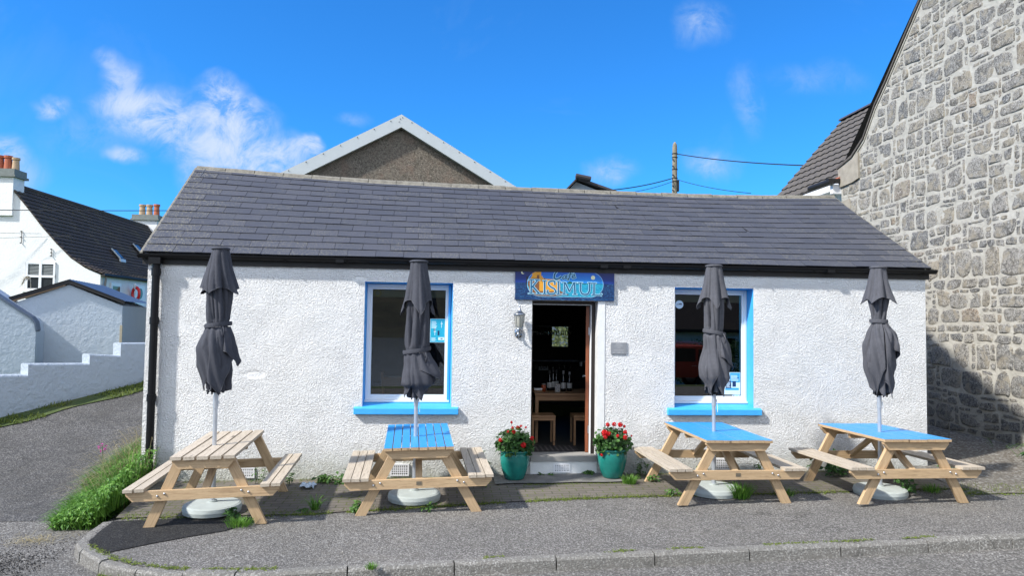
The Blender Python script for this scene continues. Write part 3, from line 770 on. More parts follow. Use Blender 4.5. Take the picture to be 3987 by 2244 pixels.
for z in (2.46, 1.86, .92): mb.tube([(-3.62, -.07, z), (-3.62, -.07, z+.09)], .053, 16); mb.box(-3.655, -3.585, -.05, -.001, z+.02, z+.06)
P3(mb, 'downpipe', M['black'], smooth=False)

# ------------------------------------------------------------------ sign over the door
sg = empty('cafe_sign', (1.46, -.01, 2.24), label='blue painted sign board with castle and sea scene reading Café KISIMUL', cat='sign')
def sx(X): return .81+(X-455)/1650*1.295
def sz(Y): return 2.238+(808-Y)/540*.415
mb = MB(); mb.box(.81, 2.105, -.026, -.002, 2.238, 2.66)
n = NT('painted_night_sea'); v = n.coord()
sep = n.node('ShaderNodeSeparateXYZ', {0: v}); z_ = sep.outputs[2]
wav = n.noise(n.coord((1, 1, 4.5)), 22, 5, .75, 1.5)
skyc = n.ramp(n.mr(z_, sz(520), sz(270)), [(0, srgb(8, 48, 128)), (1, srgb(6, 12, 66))])
seac = n.ramp(wav, [(.35, srgb(5, 18, 50)), (.52, srgb(7, 46, 98)), (.6, srgb(24, 96, 145)), (.68, srgb(120, 180, 205))])
n.col(n.mix(n.mr(z_, sz(524), sz(516)), seac, skyc)); n.rough(.35); M['signbg'] = n.m
brd = P3(mb, 'sign_board', M['signbg'], sg)
n = NT('painted_day_sea'); v = n.coord(); sep = n.node('ShaderNodeSeparateXYZ', {0: v}); z_ = sep.outputs[2]
wav = n.noise(n.coord((1, 1, 4.5)), 26, 5, .75, 1.5)
skyc = n.ramp(n.mr(z_, sz(520), sz(330)), [(0, srgb(28, 135, 215)), (1, srgb(18, 80, 180))])
seac = n.ramp(wav, [(.35, srgb(10, 95, 150)), (.55, srgb(25, 160, 190)), (.7, srgb(90, 215, 215)), (.8, srgb(200, 225, 150))])
n.col(n.mix(n.mr(z_, sz(524), sz(516)), seac, skyc)); n.rough(.35); M['signday'] = n.m
def pill(grow):
    pts = []; xa, xb, ya, yb = sx(655)-grow, sx(1915)+grow, sz(752)-grow, sz(322)+grow; r_ = (yb-ya)/2*.98
    for k in range(25): an = PI/2+PI*k/24; pts.append((xa+r_*1.05+r_*1.05*math.cos(an), (ya+yb)/2+r_*math.sin(an)))
    for k in range(25): an = -PI/2+PI*k/24; pts.append((xb-r_*1.05+r_*1.05*math.cos(an), (ya+yb)/2+r_*math.sin(an)))
    return pts
mb = MB(); mb.prism(pill(.005), -.0268, -.026); P3(mb, 'painted_outline', simple('pale_blue_line', srgb(150, 195, 225)), brd)
mb = MB(); mb.prism(pill(0), -.0274, -.0266); P3(mb, 'painted_scene', M['signday'], brd)
def spoly(L, d): return [(sx(a), sz(b)) for a, b in L]
mb = MB(); y = -.0280
mb.prism(spoly([(672, 560), (690, 470), (735, 400), (735, 362), (800, 335), (882, 335), (882, 405), (905, 405), (905, 435), (930, 440), (930, 470), (950, 450), (1190, 462), (1200, 640), (1150, 700), (760, 720), (690, 640)], 0), y, y+.0007)
P3(mb, 'painted_castle', simple('ochre_castle', srgb(214, 150, 40), .5), brd)
mb = MB(); y = -.0284
mb.prism(spoly([(662, 560), (668, 455), (810, 440), (812, 395), (852, 385), (852, 660), (740, 660), (690, 620)], 0), y, y+.0004)
mb.prism(spoly([(690, 650), (1000, 665), (1200, 650), (1350, 715), (1100, 742), (830, 742), (740, 715)], 0), y-.0001, y+.0003)
mb.prism(spoly([(930, 440), (948, 440), (948, 468), (930, 468)], 0), y-.0002, y+.0003)
P3(mb, 'painted_shadow_walls', simple('brown_castle_walls', srgb(120, 78, 46), .5), brd)
mb = MB(); mb.prism(spoly([(636, 415), (672, 410), (655, 470), (650, 600), (640, 600)], 0), -.0268, -.026)
mb.prism(spoly([(740, 300), (865, 296), (865, 322), (790, 330), (740, 350)], 0), -.0268, -.026); P3(mb, 'painted_night_tower', simple('dark_tower', srgb(30, 28, 34), .5), brd)
mb = MB(); mb.prism(spoly([(1310, 520), (1340, 495), (1375, 490), (1410, 515), (1900, 522), (1900, 530), (1240, 528)], 0), -.0280, -.0273)
P3(mb, 'painted_island', simple('green_island', srgb(20, 90, 70), .5), brd)
mb = MB()
def disc(cx, cz, r_, y0, y1, sq=1.): mb.prism([(cx+r_*math.cos(2*PI*k/24), cz+r_*sq*math.sin(2*PI*k/24)) for k in range(24)], y0, y1)
pale = simple('pale_sun', srgb(225, 225, 185), .5)
disc(sx(1745), sz(418), .027, -.0283, -.0274); P3(mb, 'painted_sun', pale, brd)
mb = MB(); disc(sx(580), sz(350), .022, -.0268, -.026); P3(mb, 'painted_moon', pale, brd)
mb = MB(); disc(sx(690), sz(302), .009, -.0268, -.026, .6); P3(mb, 'painted_cloud', pale, brd)
mb = MB(); disc(sx(592), sz(346), .017, -.0273, -.0262); P3(mb, 'moon_shade', simple('night_blue', srgb(10, 24, 96), .5), brd)
# lettering as pen strokes (pixel coordinates of the painted board)
LET = {
 'K': [([(718, 470), (718, 705)], 24), ([(672, 475), (764, 475)], 13), ([(672, 704), (764, 704)], 13), ([(728, 600), (820, 478)], 22), ([(780, 474), (858, 474)], 12), ([(742, 580), (850, 702)], 27), ([(800, 704), (892, 704)], 13)],
 'I': [([(940, 478), (940, 705)], 24), ([(906, 483), (975, 483)], 12), ([(906, 705), (975, 705)], 12)],
 'S': [([(1108, 545), (1108, 492), (1060, 484), (1010, 500), (1003, 545), (1040, 585), (1100, 615), (1128, 655), (1105, 697), (1050, 708), (995, 695), (990, 640)], 22)],
 'I2': [([(1168, 485), (1168, 705)], 22), ([(1138, 490), (1198, 490)], 12), ([(1138, 705), (1198, 705)], 12)],
 'M': [([(1270, 500), (1262, 705)], 20), ([(1222, 505), (1290, 505)], 12), ([(1228, 706), (1298, 706)], 12), ([(1282, 510), (1352, 660)], 24), ([(1352, 660), (1425, 510)], 18), ([(1432, 505), (1446, 705)], 24), ([(1410, 505), (1478, 505)], 12), ([(1408, 706), (1482, 706)], 12)],
 'U': [([(1532, 505), (1534, 640), (1560, 690), (1612, 706), (1662, 690), (1686, 640), (1688, 505)], 23), ([(1492, 505), (1572, 505)], 12), ([(1655, 505), (1722, 505)], 12)],
 'L': [([(1762, 505), (1762, 700)], 24), ([(1722, 508), (1802, 508)], 12), ([(1722, 706), (1890, 706)], 15), ([(1896, 688), (1880, 722)], 14)],
 'C': [([(1222, 320), (1200, 298), (1150, 312), (1105, 370), (1096, 430), (1125, 458), (1180, 440), (1215, 408)], 27)],
 'a': [([(1300, 392), (1262, 400), (1232, 430), (1248, 450), (1285, 425), (1305, 385), (1292, 440), (1318, 440)], 17)],
 'f': [([(1425, 305), (1395, 296), (1372, 330), (1352, 410), (1325, 470)], 22), ([(1330, 372), (1405, 360)], 12)],
 'e': [([(1395, 415), (1440, 395), (1440, 365), (1412, 372), (1395, 415), (1412, 440), (1462, 412)], 16), ([(1418, 335), (1448, 308)], 13)],
}
def strokes(extra, y0, mat_, name):
    mb = MB(); i = 0
    for L, ss in LET.items():
        for pts, w in ss:
            P = [Vector((sx(a), sz(b))) for a, b in pts]; hw = (w*1.295/1650)/2+extra
            for j, (a, b) in enumerate(zip(P, P[1:])):
                d = (b-a).normalized(); n_ = Vector((-d.y, d.x)); e = extra if len(P) == 2 else hw*.35
                a2, b2 = a-d*e, b+d*e; y = y0-.00002*(i % 40); i += 1
                mb.prism([tuple(a2-n_*hw), tuple(b2-n_*hw), tuple(b2+n_*hw), tuple(a2+n_*hw)], y-.0004, y)
    return P3(mb, name, mat_, brd)
strokes(.0062, -.0290, simple('letter_outline', srgb(165, 215, 235)), 'lettering_outline')
strokes(0, -.0302, simple('letter_teal', srgb(14, 84, 122)), 'lettering')
# ------------------------------------------------------------------ wall lantern
ln = empty('wall_lantern', (.862, -.01, 1.74), label='chrome half lantern with clear panes fixed beside the door', cat='lantern')
mb = MB(); cx, cy = .862, -.12
mb.lathe([(.002, 2.165), (.010, 2.16), (.013, 2.145), (.007, 2.132), (.016, 2.125), (.020, 2.105), (.036, 2.085), (.05, 2.07), (.073, 2.056), (.078, 2.048), (.078, 2.040), (.06, 2.036)], cx, cy, 16)
P3(mb, 'lantern_cap', M['lampmetal'], ln, smooth=True)
mb = MB(); mb.lathe([(.064, 2.036), (.061, 1.98), (.050, 1.90), (.040, 1.868)], cx, cy, 8, cap=False); P3(mb, 'lantern_glass', M['lampglass'], ln)
mb = MB()
for k in range(8):
    an = 2*PI*k/8; mb.tube([(cx+.065*math.cos(an), cy+.065*math.sin(an), 2.038), (cx+.062*math.cos(an), cy+.062*math.sin(an), 1.98), (cx+.051*math.cos(an), cy+.051*math.sin(an), 1.90), (cx+.041*math.cos(an), cy+.041*math.sin(an), 1.866)], .0035, 6)
P3(mb, 'lantern_ribs', M['lampmetal'], ln)
mb = MB(); mb.lathe([(.012, 1.872), (.03, 1.89), (.03, 1.99), (.024, 2.01), (.0, 2.015)], cx, cy, 12); P3(mb, 'bulb', simple('pale_bulb', c3(.6, .6, .55)), ln, smooth=True)
mb = MB(); mb.lathe([(.0, 1.80), (.012, 1.805), (.02, 1.83), (.046, 1.862), (.046, 1.872), (.02, 1.874)], cx, cy, 16)
mb.tube([(cx, cy, 1.82), (cx, cy+.02, 1.79), (cx, -.055, 1.765), (cx, -.012, 1.80)], [.012, .011, .011, .02], 8)
mb.prism([(cx+.052*math.cos(2*PI*k/20), 1.815+.075*math.sin(2*PI*k/20)) for k in range(20)], -.018, -.001)
mb.lathe([(0, 1.735), (.009, 1.742), (.012, 1.755), (.006, 1.77)], cx, -.04, 10)
P3(mb, 'lantern_bracket', M['lampmetal'], ln, smooth=True)
# plaque
pq = empty('wall_plaque', (2.172, 0, 1.55), label='small grey metal plaque screwed to the wall right of the door', cat='plaque')
mb = MB(); mb.box(2.068, 2.278, -.014, -.001, 1.551, 1.70); P3(mb, 'plate', M['plate'], pq, bevel=.002)
mb = MB()
for a, b, z, h in ((.07, .14, 1.675, .008), (.06, .15, 1.662, .005), (.05, .16, 1.65, .004), (.085, .125, 1.632, .006), (.04, .17, 1.605, .005), (.045, .165, 1.594, .004), (.035, .055, 1.567, .009), (.09, .12, 1.567, .009), (.15, .17, 1.567, .009)):
    x = 2.068+a
    while x < 2.068+b: w = rng.uniform(.003, .009); mb.box(x, x+w, -.0148, -.0138, z, z+h); x += w+.003
for x in (2.078, 2.268):
    for z in (1.56, 1.69): mb.box(x-.003, x+.003, -.016, -.0138, z-.003, z+.003)
P3(mb, 'plaque_marks', M['plateink'], pq)
# posters and stickers in the panes
def flat(name, lab, cat, x0, x1, z0, z1, y, m, marks=()):
    e = empty(name, ((x0+x1)/2, y, z0), label=lab, cat=cat)
    mb = MB(); mb.box(x0, x1, y, y+.002, z0, z1); P3(mb, 'sheet', m, e)
    for i, (mm, bx) in enumerate(marks):
        mb = MB()
        for j, (a, b, c, d) in enumerate(bx): mb.box(lerp(x0, x1, a), lerp(x0, x1, b), y-.0006-.0003*i-.00002*j, y+.0001, lerp(z0, z1, c), lerp(z0, z1, d))
        P3(mb, 'print', mm, e)
    return e
GY = .222
tq = simple('turquoise_print', srgb(25, 165, 190)); wp = simple('white_print', srgb(215, 235, 240)); nv = simple('navy_print', srgb(22, 50, 90)); sky_p = simple('sky_blue_print', srgb(60, 160, 215))
def lines(x0, x1, z0, z1, n):
    return [(x0, x0+(x1-x0)*rng.uniform(.7, 1), z0+(z1-z0)*i/n, z0+(z1-z0)*(i+.45)/n) for i in range(n)]
flat('poster', 'turquoise poster with white shapes inside the window left of the door', 'poster', -.272, -.078, 1.668, 1.976, GY, wp, [(tq, [(.02, .98, .012, .988)]), (wp, lines(.08, .5, .60, .92, 7)+lines(.08, .45, .06, .22, 5)+[(.55, .95, .10, .22)]), (nv, [(.5, .62, .3, .5), (.25, .34, .42, .6), (.7, .85, .14, .18)]), (wp, [(.3, .33, .3, .66), (.24, .4, .44, .47), (.74, .77, .62, .9), (.7, .82, .78, .82)])])
flat('poster', 'white and blue notice low in the window right of the door', 'poster', 3.678, 3.90, 1.012, 1.31, GY, wp, [(sky_p, [(.35, .97, .55, .98), (.05, .9, .2, .3)]), (nv, [(.08, .42, .28, .62), (.5, .72, .35, .6), (.55, .9, .72, .76)]), (wp, lines(.12, .38, .32, .58, 5)+lines(.4, .9, .62, .9, 5))])
flat('sticker', 'small white maker label in bottom left corner of the left pane', 'sticker', -1.02, -.925, .972, .992, GY, wp, [(nv, [(.05, .3, .2, .8)]), (tq, [(.35, .6, .3, .7), (.75, .9, .2, .8)])])
flat('sticker', 'small white maker label at the bottom right of the right pane', 'sticker', 3.79, 3.9, .990, 1.008, GY-.002, wp, [(nv, [(.05, .25, .2, .8), (.85, .95, .2, .8)]), (tq, [(.35, .75, .3, .7)])])
st = empty('sticker', (3.097, GY, 2.15), label='round white sticker with dark hills at the top of the right window', cat='sticker')
mb = MB(); disc(3.052, 2.214, .056, GY, GY+.002); P3(mb, 'disc', simple('pale_sticker', srgb(200, 220, 232)), st)
mb = MB(); mb.prism([(3.01, 2.212), (3.03, 2.222), (3.04, 2.214), (3.052, 2.232), (3.062, 2.222), (3.075, 2.235), (3.095, 2.212)], GY-.0008, GY+.0002); P3(mb, 'print', nv, st)
for o_ in (st,): pass
wr = empty('wreath', (-.97, .235, 2.2), label='pale round shell ring hanging at the top of the left window', cat='ornament')
mb = MB(); mb.tube([(-.962+.04*math.cos(2*PI*k/20), .245, 2.30+.04*math.sin(2*PI*k/20)) for k in range(21)], .011, 8, False); P3(mb, 'ring', simple('straw_ring', c3(.28, .28, .10)), wr)
mb = MB(); mb.tube([(-.962, .245, 2.345), (-.962, .25, 2.38)], .0015, 5); P3(mb, 'string', M['cable'], wr)
# sun-lit pale interior objects
tb = empty('dining_table', (1.7, 1.4, .232), label='oak dining table standing just inside the open door', cat='table')
mb = MB(); mb.box(1.205, 2.5, 1.0, 1.75, .905, .935); P3(mb, 'tabletop', M['oak'], tb, bevel=.003)
mb = MB(); mb.box(1.235, 2.47, 1.03, 1.055, .83, .904); mb.box(1.235, 1.26, 1.056, 1.7, .83, .904); mb.box(1.235, 2.47, 1.70, 1.72, .83, .904); P3(mb, 'apron', M['oak'], tb)
for x in (1.22, 2.44):
    for y in (1.025, 1.69):
        mb = MB(); mb.hexa([(x, y, .232), (x+.035, y, .232), (x+.035, y+.035, .232), (x, y+.035, .232), (x-.005, y-.002, .9), (x+.045, y-.002, .9), (x+.045, y+.045, .9), (x-.005, y+.045, .9)]); P3(mb, 'leg', M['oak'], tb)
def stool(x, lab):
    e = empty('stool', (x, .95, .232), label=lab, cat='stool', group='oak stools under the dining table')
    mb = MB(); mb.box(-.17, .17, -.15, .17, .385, .415); mb.build('seat', M['oak'], e, bevel=.008)
    mb = MB(); mb.box(-.165, .165, -.145, -.125, .345, .384); mb.box(-.165, .165, .145, .165, .345, .384); mb.build('seat_rail', M['oak'], e)
    for a in (-.165, .135):
        for b in (-.143, .138):
            mb = MB(); mb.box(a, a+.03, b, b+.028, 0, .384); mb.build('leg', M['oak'], e)
stool(1.31, 'oak stool with square legs under the left end of the table'); stool(1.90, 'oak stool with square legs under the right end of the table')
mt = empty('door_mat', (1.35, .5, .233), label='dark striped mat lying just inside the doorway', cat='mat')
mb = MB(); mb.box(1.08, 1.72, .32, .75, .233, .243); P3(mb, 'mat_base', simple('mat_dark', c3(.02, .018, .018), .95), mt)
mb = MB()
for i in range(9): mb.box(1.10+i*.068, 1.125+i*.068, .34, .73, .2428, .245)
P3(mb, 'mat_stripes', simple('mat_stripe', c3(.08, .07, .065), .95), mt)
# bottles and small things on the table
def bottle(x, y, h, lab, cap=False):
    e = empty('bottle', (x, y, .936), label=lab, cat='bottle', group='bottles on the dining table')
    mb = MB(); mb.lathe([(.0, 0), (.036, .0), (.038, .02), (.038, h*.58), (.030, h*.68), (.014, h*.78), (.013, h)], 0, 0, 16); mb.build('glass_body', M['bottle'], e, smooth=True)
    mb = MB(); mb.lathe([(.039, h*.15), (.0395, h*.16), (.0395, h*.42), (.039, h*.43)], 0, 0, 16, cap=False); mb.build('bottle_label', simple('bottle_label', c3(.45, .45, .43)), e, smooth=True)
    mb = MB(); mb.lathe([(.015, h*.86), (.0155, h*.87), (.0155, h+.004), (0, h+.005)], 0, 0, 12); mb.build('bottle_cap', simple('bottle_capsule', c3(.3, .3, .32) if cap else c3(.05, .05, .05)), e)
bottle(1.66, 1.3, .30, 'dark wine bottle nearest the middle of the dining table', True)
bottle(1.53, 1.45, .31, 'slim dark bottle between the jar and the white capped bottle'); bottle(1.76, 1.35, .28, 'dark bottle with white label near the open door', True); bottle(1.47, 1.4, .29, 'dark bottle behind the patterned white carton'); bottle(1.60, 1.6, .29, 'dark bottle at the back between two white labelled bottles')
jr = empty('jar', (1.36, 1.25, .936), label='orange jar standing on the left part of the dining table', cat='jar')
mb = MB(); mb.lathe([(0, 0), (.035, 0), (.036, .08), (.028, .10)], 0, 0, 16); mb.build('jar_body', simple('orange_jar', c3(.35, .08, .03), .3), jr, smooth=True)
mb = MB(); mb.lathe([(.03, .10), (.031, .115), (0, .116)], 0, 0, 16); mb.build('lid', M['steel'], jr)
bxo = empty('carton', (1.56, 1.22, .936), label='white carton with dark blots on the dining table', cat='carton')
mb = MB(); mb.box(-.035, .035, -.03, .03, 0, .115); mb.build('box', simple('carton_white', c3(.4, .38, .35)), bxo)
mb = MB()
for (a, b) in ((-.02, .09), (.015, .085), (-.01, .065), (.02, .055), (-.02, .04), (.01, .02)): disc(a, b, .008, -.0308, -.0299)
mb.build('print', nv, bxo)
ty = empty('tray', (1.25, 1.3, .936), label='wooden tray of small white cups on the table corner', cat='tray')
mb = MB(); mb.box(-.03, .09, -.12, .12, 0, .015); mb.build('tray_base', M['oak'], ty)
for i in range(4):
    mb = MB(); mb.lathe([(.012, .016), (.018, .03), (.02, .05), (.017, .05), (.01, .02)], -.012+.028*i, -.08+.0*i, 12); mb.build('cup', M['white'], ty, smooth=True)
# bar shelf with glasses on the back wall
sh = empty('bar_shelf', (2.0, 4.6, 1.2), label='dark shelf on the back wall behind the bar', cat='shelf')
mb = MB(); mb.box(1.3, 2.8, 4.42, 4.68, 1.19, 1.215); P3(mb, 'board', simple('shelf_grey', c3(.16, .17, .18)), sh)
mb = MB(); mb.box(1.5, 1.53, 4.5, 4.68, 1.10, 1.188); mb.box(2.5, 2.53, 4.5, 4.68, 1.10, 1.188); P3(mb, 'shelf_bracket', M['steel'], sh)
rk = empty('glass_rack', (1.9, 4.55, 1.9), label='rack for hanging glasses near the ceiling of the bar', cat='rack')
mb = MB(); mb.box(1.35, 2.3, 4.35, 4.66, 1.86, 1.875); P3(mb, 'rack_board', simple('rack_grey', c3(.2, .2, .2)), rk)
def gls():
    e = empty('wine_glass', (0, 0, 0), cat='glass')
    mb = MB(); mb.lathe([(.0, 0), (.03, .002), (.004, .006), (.004, .06), (.028, .085), (.034, .12), (.029, .16)], 0, 0, 12, cap=False); mb.build('bowl', M['clearglass'], e, smooth=True)
    return e
g0 = gls(); first = True
for row, z, up, grp, lab in ((0, 1.858, -1, 'glasses hanging from the rack', 'upside down stemmed glass hanging in the dark bar rack'), (1, 1.216, 1, 'glasses on the bar shelf', 'stemmed glass standing on the dark bar shelf')):
    for i in range(13 if row == 0 else 9):
        o = g0 if first else copy_tree(g0); first = False
        o.location = (1.42+i*(.072 if row == 0 else .11)+rng.uniform(-.01, .01), 4.5+rng.uniform(-.08, .05), z)
        if up < 0: o.rotation_euler = (PI, 0, 0)
        o['group'] = grp; o['label'] = lab
flat('notice_card', 'small grey card pinned under the bar shelf', 'card', 1.70, 1.89, 1.01, 1.085, 4.60, simple('grey_card', c3(.3, .33, .35)), [(nv, [(.2, .35, .3, .7), (.5, .7, .35, .65)])])
# wooden chair leaning inside the left window
ch = empty('chair', (-.7, 1.0, .232), label='wooden chair back seen through the left window', cat='chair')
mb = MB(); mb.box(-.2, .2, -.18, .2, .42, .45); mb.build('seat', M['oak'], ch)
for a, b, h in ((-.19, -.17, 1.0), (.16, -.17, 1.0), (-.19, .17, .42), (.16, .17, .42)):
    mb = MB(); mb.hexa([(a, b, 0), (a+.03, b, 0), (a+.03, b+.03, 0), (a, b+.03, 0), (a+(-.06 if h > .9 else 0), b, h), (a+.03+(-.06 if h > .9 else 0), b, h), (a+.03+(-.06 if h > .9 else 0), b+.03, h), (a+(-.06 if h > .9 else 0), b+.03, h)]); mb.build('leg', M['oak'], ch)
mb = MB(); mb.box(-.22, .12, -.165, -.145, .8, .93); mb.build('backrest', M['oak'], ch)
# ------------------------------------------------------------------ picnic tables
def obj_at(mb, name, m, parent, loc=(0, 0, 0), rot=(0, 0, 0), bevel=.0):
    o = mb.build(name, m, parent, bevel=bevel); o.location = loc; o.rotation_euler = rot; return o
def picnic(Wt, L, B, bw, h, hb, nt, nb, gap, top_m, name_plate=True, foot=.605):
    e = empty('picnic_table')
    mb = MB(); pw = (Wt-gap*(nt-1))/nt; th = .032
    for i in range(nt):
        a = -Wt/2+i*(pw+gap); mb.cur = rng.random(); dz = rng.uniform(-.0015, .0015); dl = rng.uniform(-.004, .004)
        mb.m = 1 if isinstance(top_m, list) else 0
        if isinstance(top_m, list):
            mb.box(a, a+pw, -L/2+dl, L/2+dl, h-th+dz, h-.003+dz); mb.m = 0; mb.box(a+.001, a+pw-.001, -L/2+dl+.001, L/2+dl-.001, h-.003+dz, h+dz)
        else: mb.box(a, a+pw, -L/2+dl, L/2+dl, h-th+dz, h+dz)
    mb.build('tabletop', top_m, e)
    gb = .008 if nb == 3 else .014; pb = (bw-gb*(nb-1))/nb
    for s_ in (-1, 1):
        mb = MB()
        for i in range(nb):
            a = -bw/2+i*(pb+gb); mb.cur = rng.random(); dl = rng.uniform(-.005, .005)
            mb.box(a, a+pb, -L/2+dl, L/2+dl, -.03, rng.uniform(-.001, .001))
        obj_at(mb, 'bench', M['grey_wood'], e, (s_*(B-bw/2), 0, hb))
    yf = L/2-.03        # outer face of beams
    for s_ in (-1, 1):
        yb = s_*(yf-.022)
        mb = MB(); mb.cur = rng.random(); w = B-.015; z0, z1 = -.048, .048
        mb.prism([(-w, z1), (-w, z1-.035), (-w+.06, z0), (w-.06, z0), (w, z1-.035), (w, z1)], -.022, .022)
        bm = obj_at(mb, 'seat_beam', M['brace'], e, (0, yb, hb-.03-.048))
        if s_ < 0 and name_plate:
            mb = MB(); mb.box(-.028, .028, -.0255, -.022, -.012, .024); mb.build('name_plate', simple('small_bronze_plate', c3(.13, .11, .08)), bm)
        mb = MB(); mb.cur = rng.random(); w = Wt/2-.012
        mb.prism([(-w, .045), (-w, .02), (-w+.055, -.045), (w-.055, -.045), (w, .02), (w, .045)], -.022, .022)
        obj_at(mb, 'top_beam', M['brace'], e, (0, yb, h-th-.0455))
        for q in (-1, 1):   # splayed legs behind the beams
            zt = h-th-.002; xt, xb = .225, foot
            dx, dz = (xb-xt), zt; ln_ = math.hypot(dx, dz); an = math.atan2(dz, -dx*q)
            mb = MB(); mb.cur = rng.random(); hw = .048; sl = hw*dx/zt
            # leg in its own frame: x along the leg, cut level at both ends
            k = dx/ln_; cutk = hw*(dx/dz)
            pts = [(-cutk*q*1., -hw), (ln_-cutk*q, -hw), (ln_+cutk*q, hw), (cutk*q, hw)]
            mb.prism(pts, -.022, .022)
            obj_at(mb, 'leg', M['brace'], e, (q*xb, s_*(yf-.046-.022), 0), (0, -an, 0))
            for bz_, bxk in ((hb-.058, .0), (hb-.098+.02, .045)):
                xx = q*(lerp(xb, xt, bz_/zt)+(bxk if bxk else -.012))
                mb = MB(); mb.lathe([(0, .013), (.006, .012), (.010, .008), (.012, .002), (.012, 0)], 0, 0, 12)
                b_ = mb.build('bolt', M['steel'], bm, smooth=True); b_.location = (xx, s_*.022, bz_-(hb-.078)); b_.rotation_euler = (PI/2 if s_ < 0 else -PI/2, 0, 0)
    # centre cleat under the top, two diagonal braces
    mb = MB(); mb.cur = .4; mb.prism([(-Wt/2+.03, .03), (-Wt/2+.05, -.03), (Wt/2-.05, -.03), (Wt/2-.03, .03)], -.02, .02); obj_at(mb, 'top_beam', M['brace'], e, (0, 0.06, h-th-.031))
    for s_ in (-1, 1):
        y0, z0, y1, z1 = s_*(yf-.05), hb-.075, s_*.09, h-th-.03
        ln_ = math.hypot(y1-y0, z1-z0); mb = MB(); mb.cur = rng.random(); mb.box(0, ln_, -.035, .035, -.02, .02)
        o = mb.build('brace', M['brace'], e); o.location = (0, y0, z0); d = Vector((0, y1-y0, z1-z0))
        o.rotation_euler = d.to_track_quat('X', 'Z').to_euler()
    return e
n = NT('blue_painted_top'); v = n.coord((9, .8, 9)); rn = n.attr()
f = n.noise(v, 3, 6, .7, 1); f2 = n.noise(n.coord(), 5, 6, .75)
k = n.mix(n.mr(rn, 0, 1, 0, .10), srgb(48, 141, 209), srgb(40, 127, 194))
k = n.mix(n.math('MULTIPLY', n.mr(f2, .56, .66), n.mr(f, .52, .68, 0, .45)), k, srgb(150, 160, 185)); n.col(k); n.rough(.42)
n.bump(f, .002, .5); M['bluetop'] = n.m
TG = 'picnic tables in front of the cafe'
def place(o, x, y, z, yaw, tx, ty, lab):
    o.location = (x, y, z); o.rotation_euler = (ty, -tx, yaw); tag(o, lab, 'picnic table', TG)
t1 = picnic(.602, 1.40, .727, .188, .706, .413, 5, 2, .022, M['grey_wood'], False, .53)
place(t1, -2.403, -1.201, -.083, .054, .030, .022, 'unpainted weathered wooden picnic table with two-plank benches')
t2 = picnic(.717, 1.37, .776, .262, .717, .410, 8, 3, .008, [M['bluetop'], M['braceY']])
place(t2, -.334, -.931, -.053, .055, .019, .03, 'picnic table with wide gaps in its blue boards below the left window')
t3 = picnic(.759, 1.28, .79, .258, .717, .409, 8, 3, .004, [M['bluetop'], M['braceY']])
place(t3, 3.105, -.909, -.011, .06, -.011, .01, 'blue-topped picnic table with a small plate below the right window')
t4 = picnic(.80, 1.30, .795, .27, .713, .409, 8, 3, .003, [M['bluetop'], M['braceY']], False)
place(t4, 5.079, -1.04, .010, .05, -.008, -.012, 'blue-topped picnic table nearest the rough stone gable')

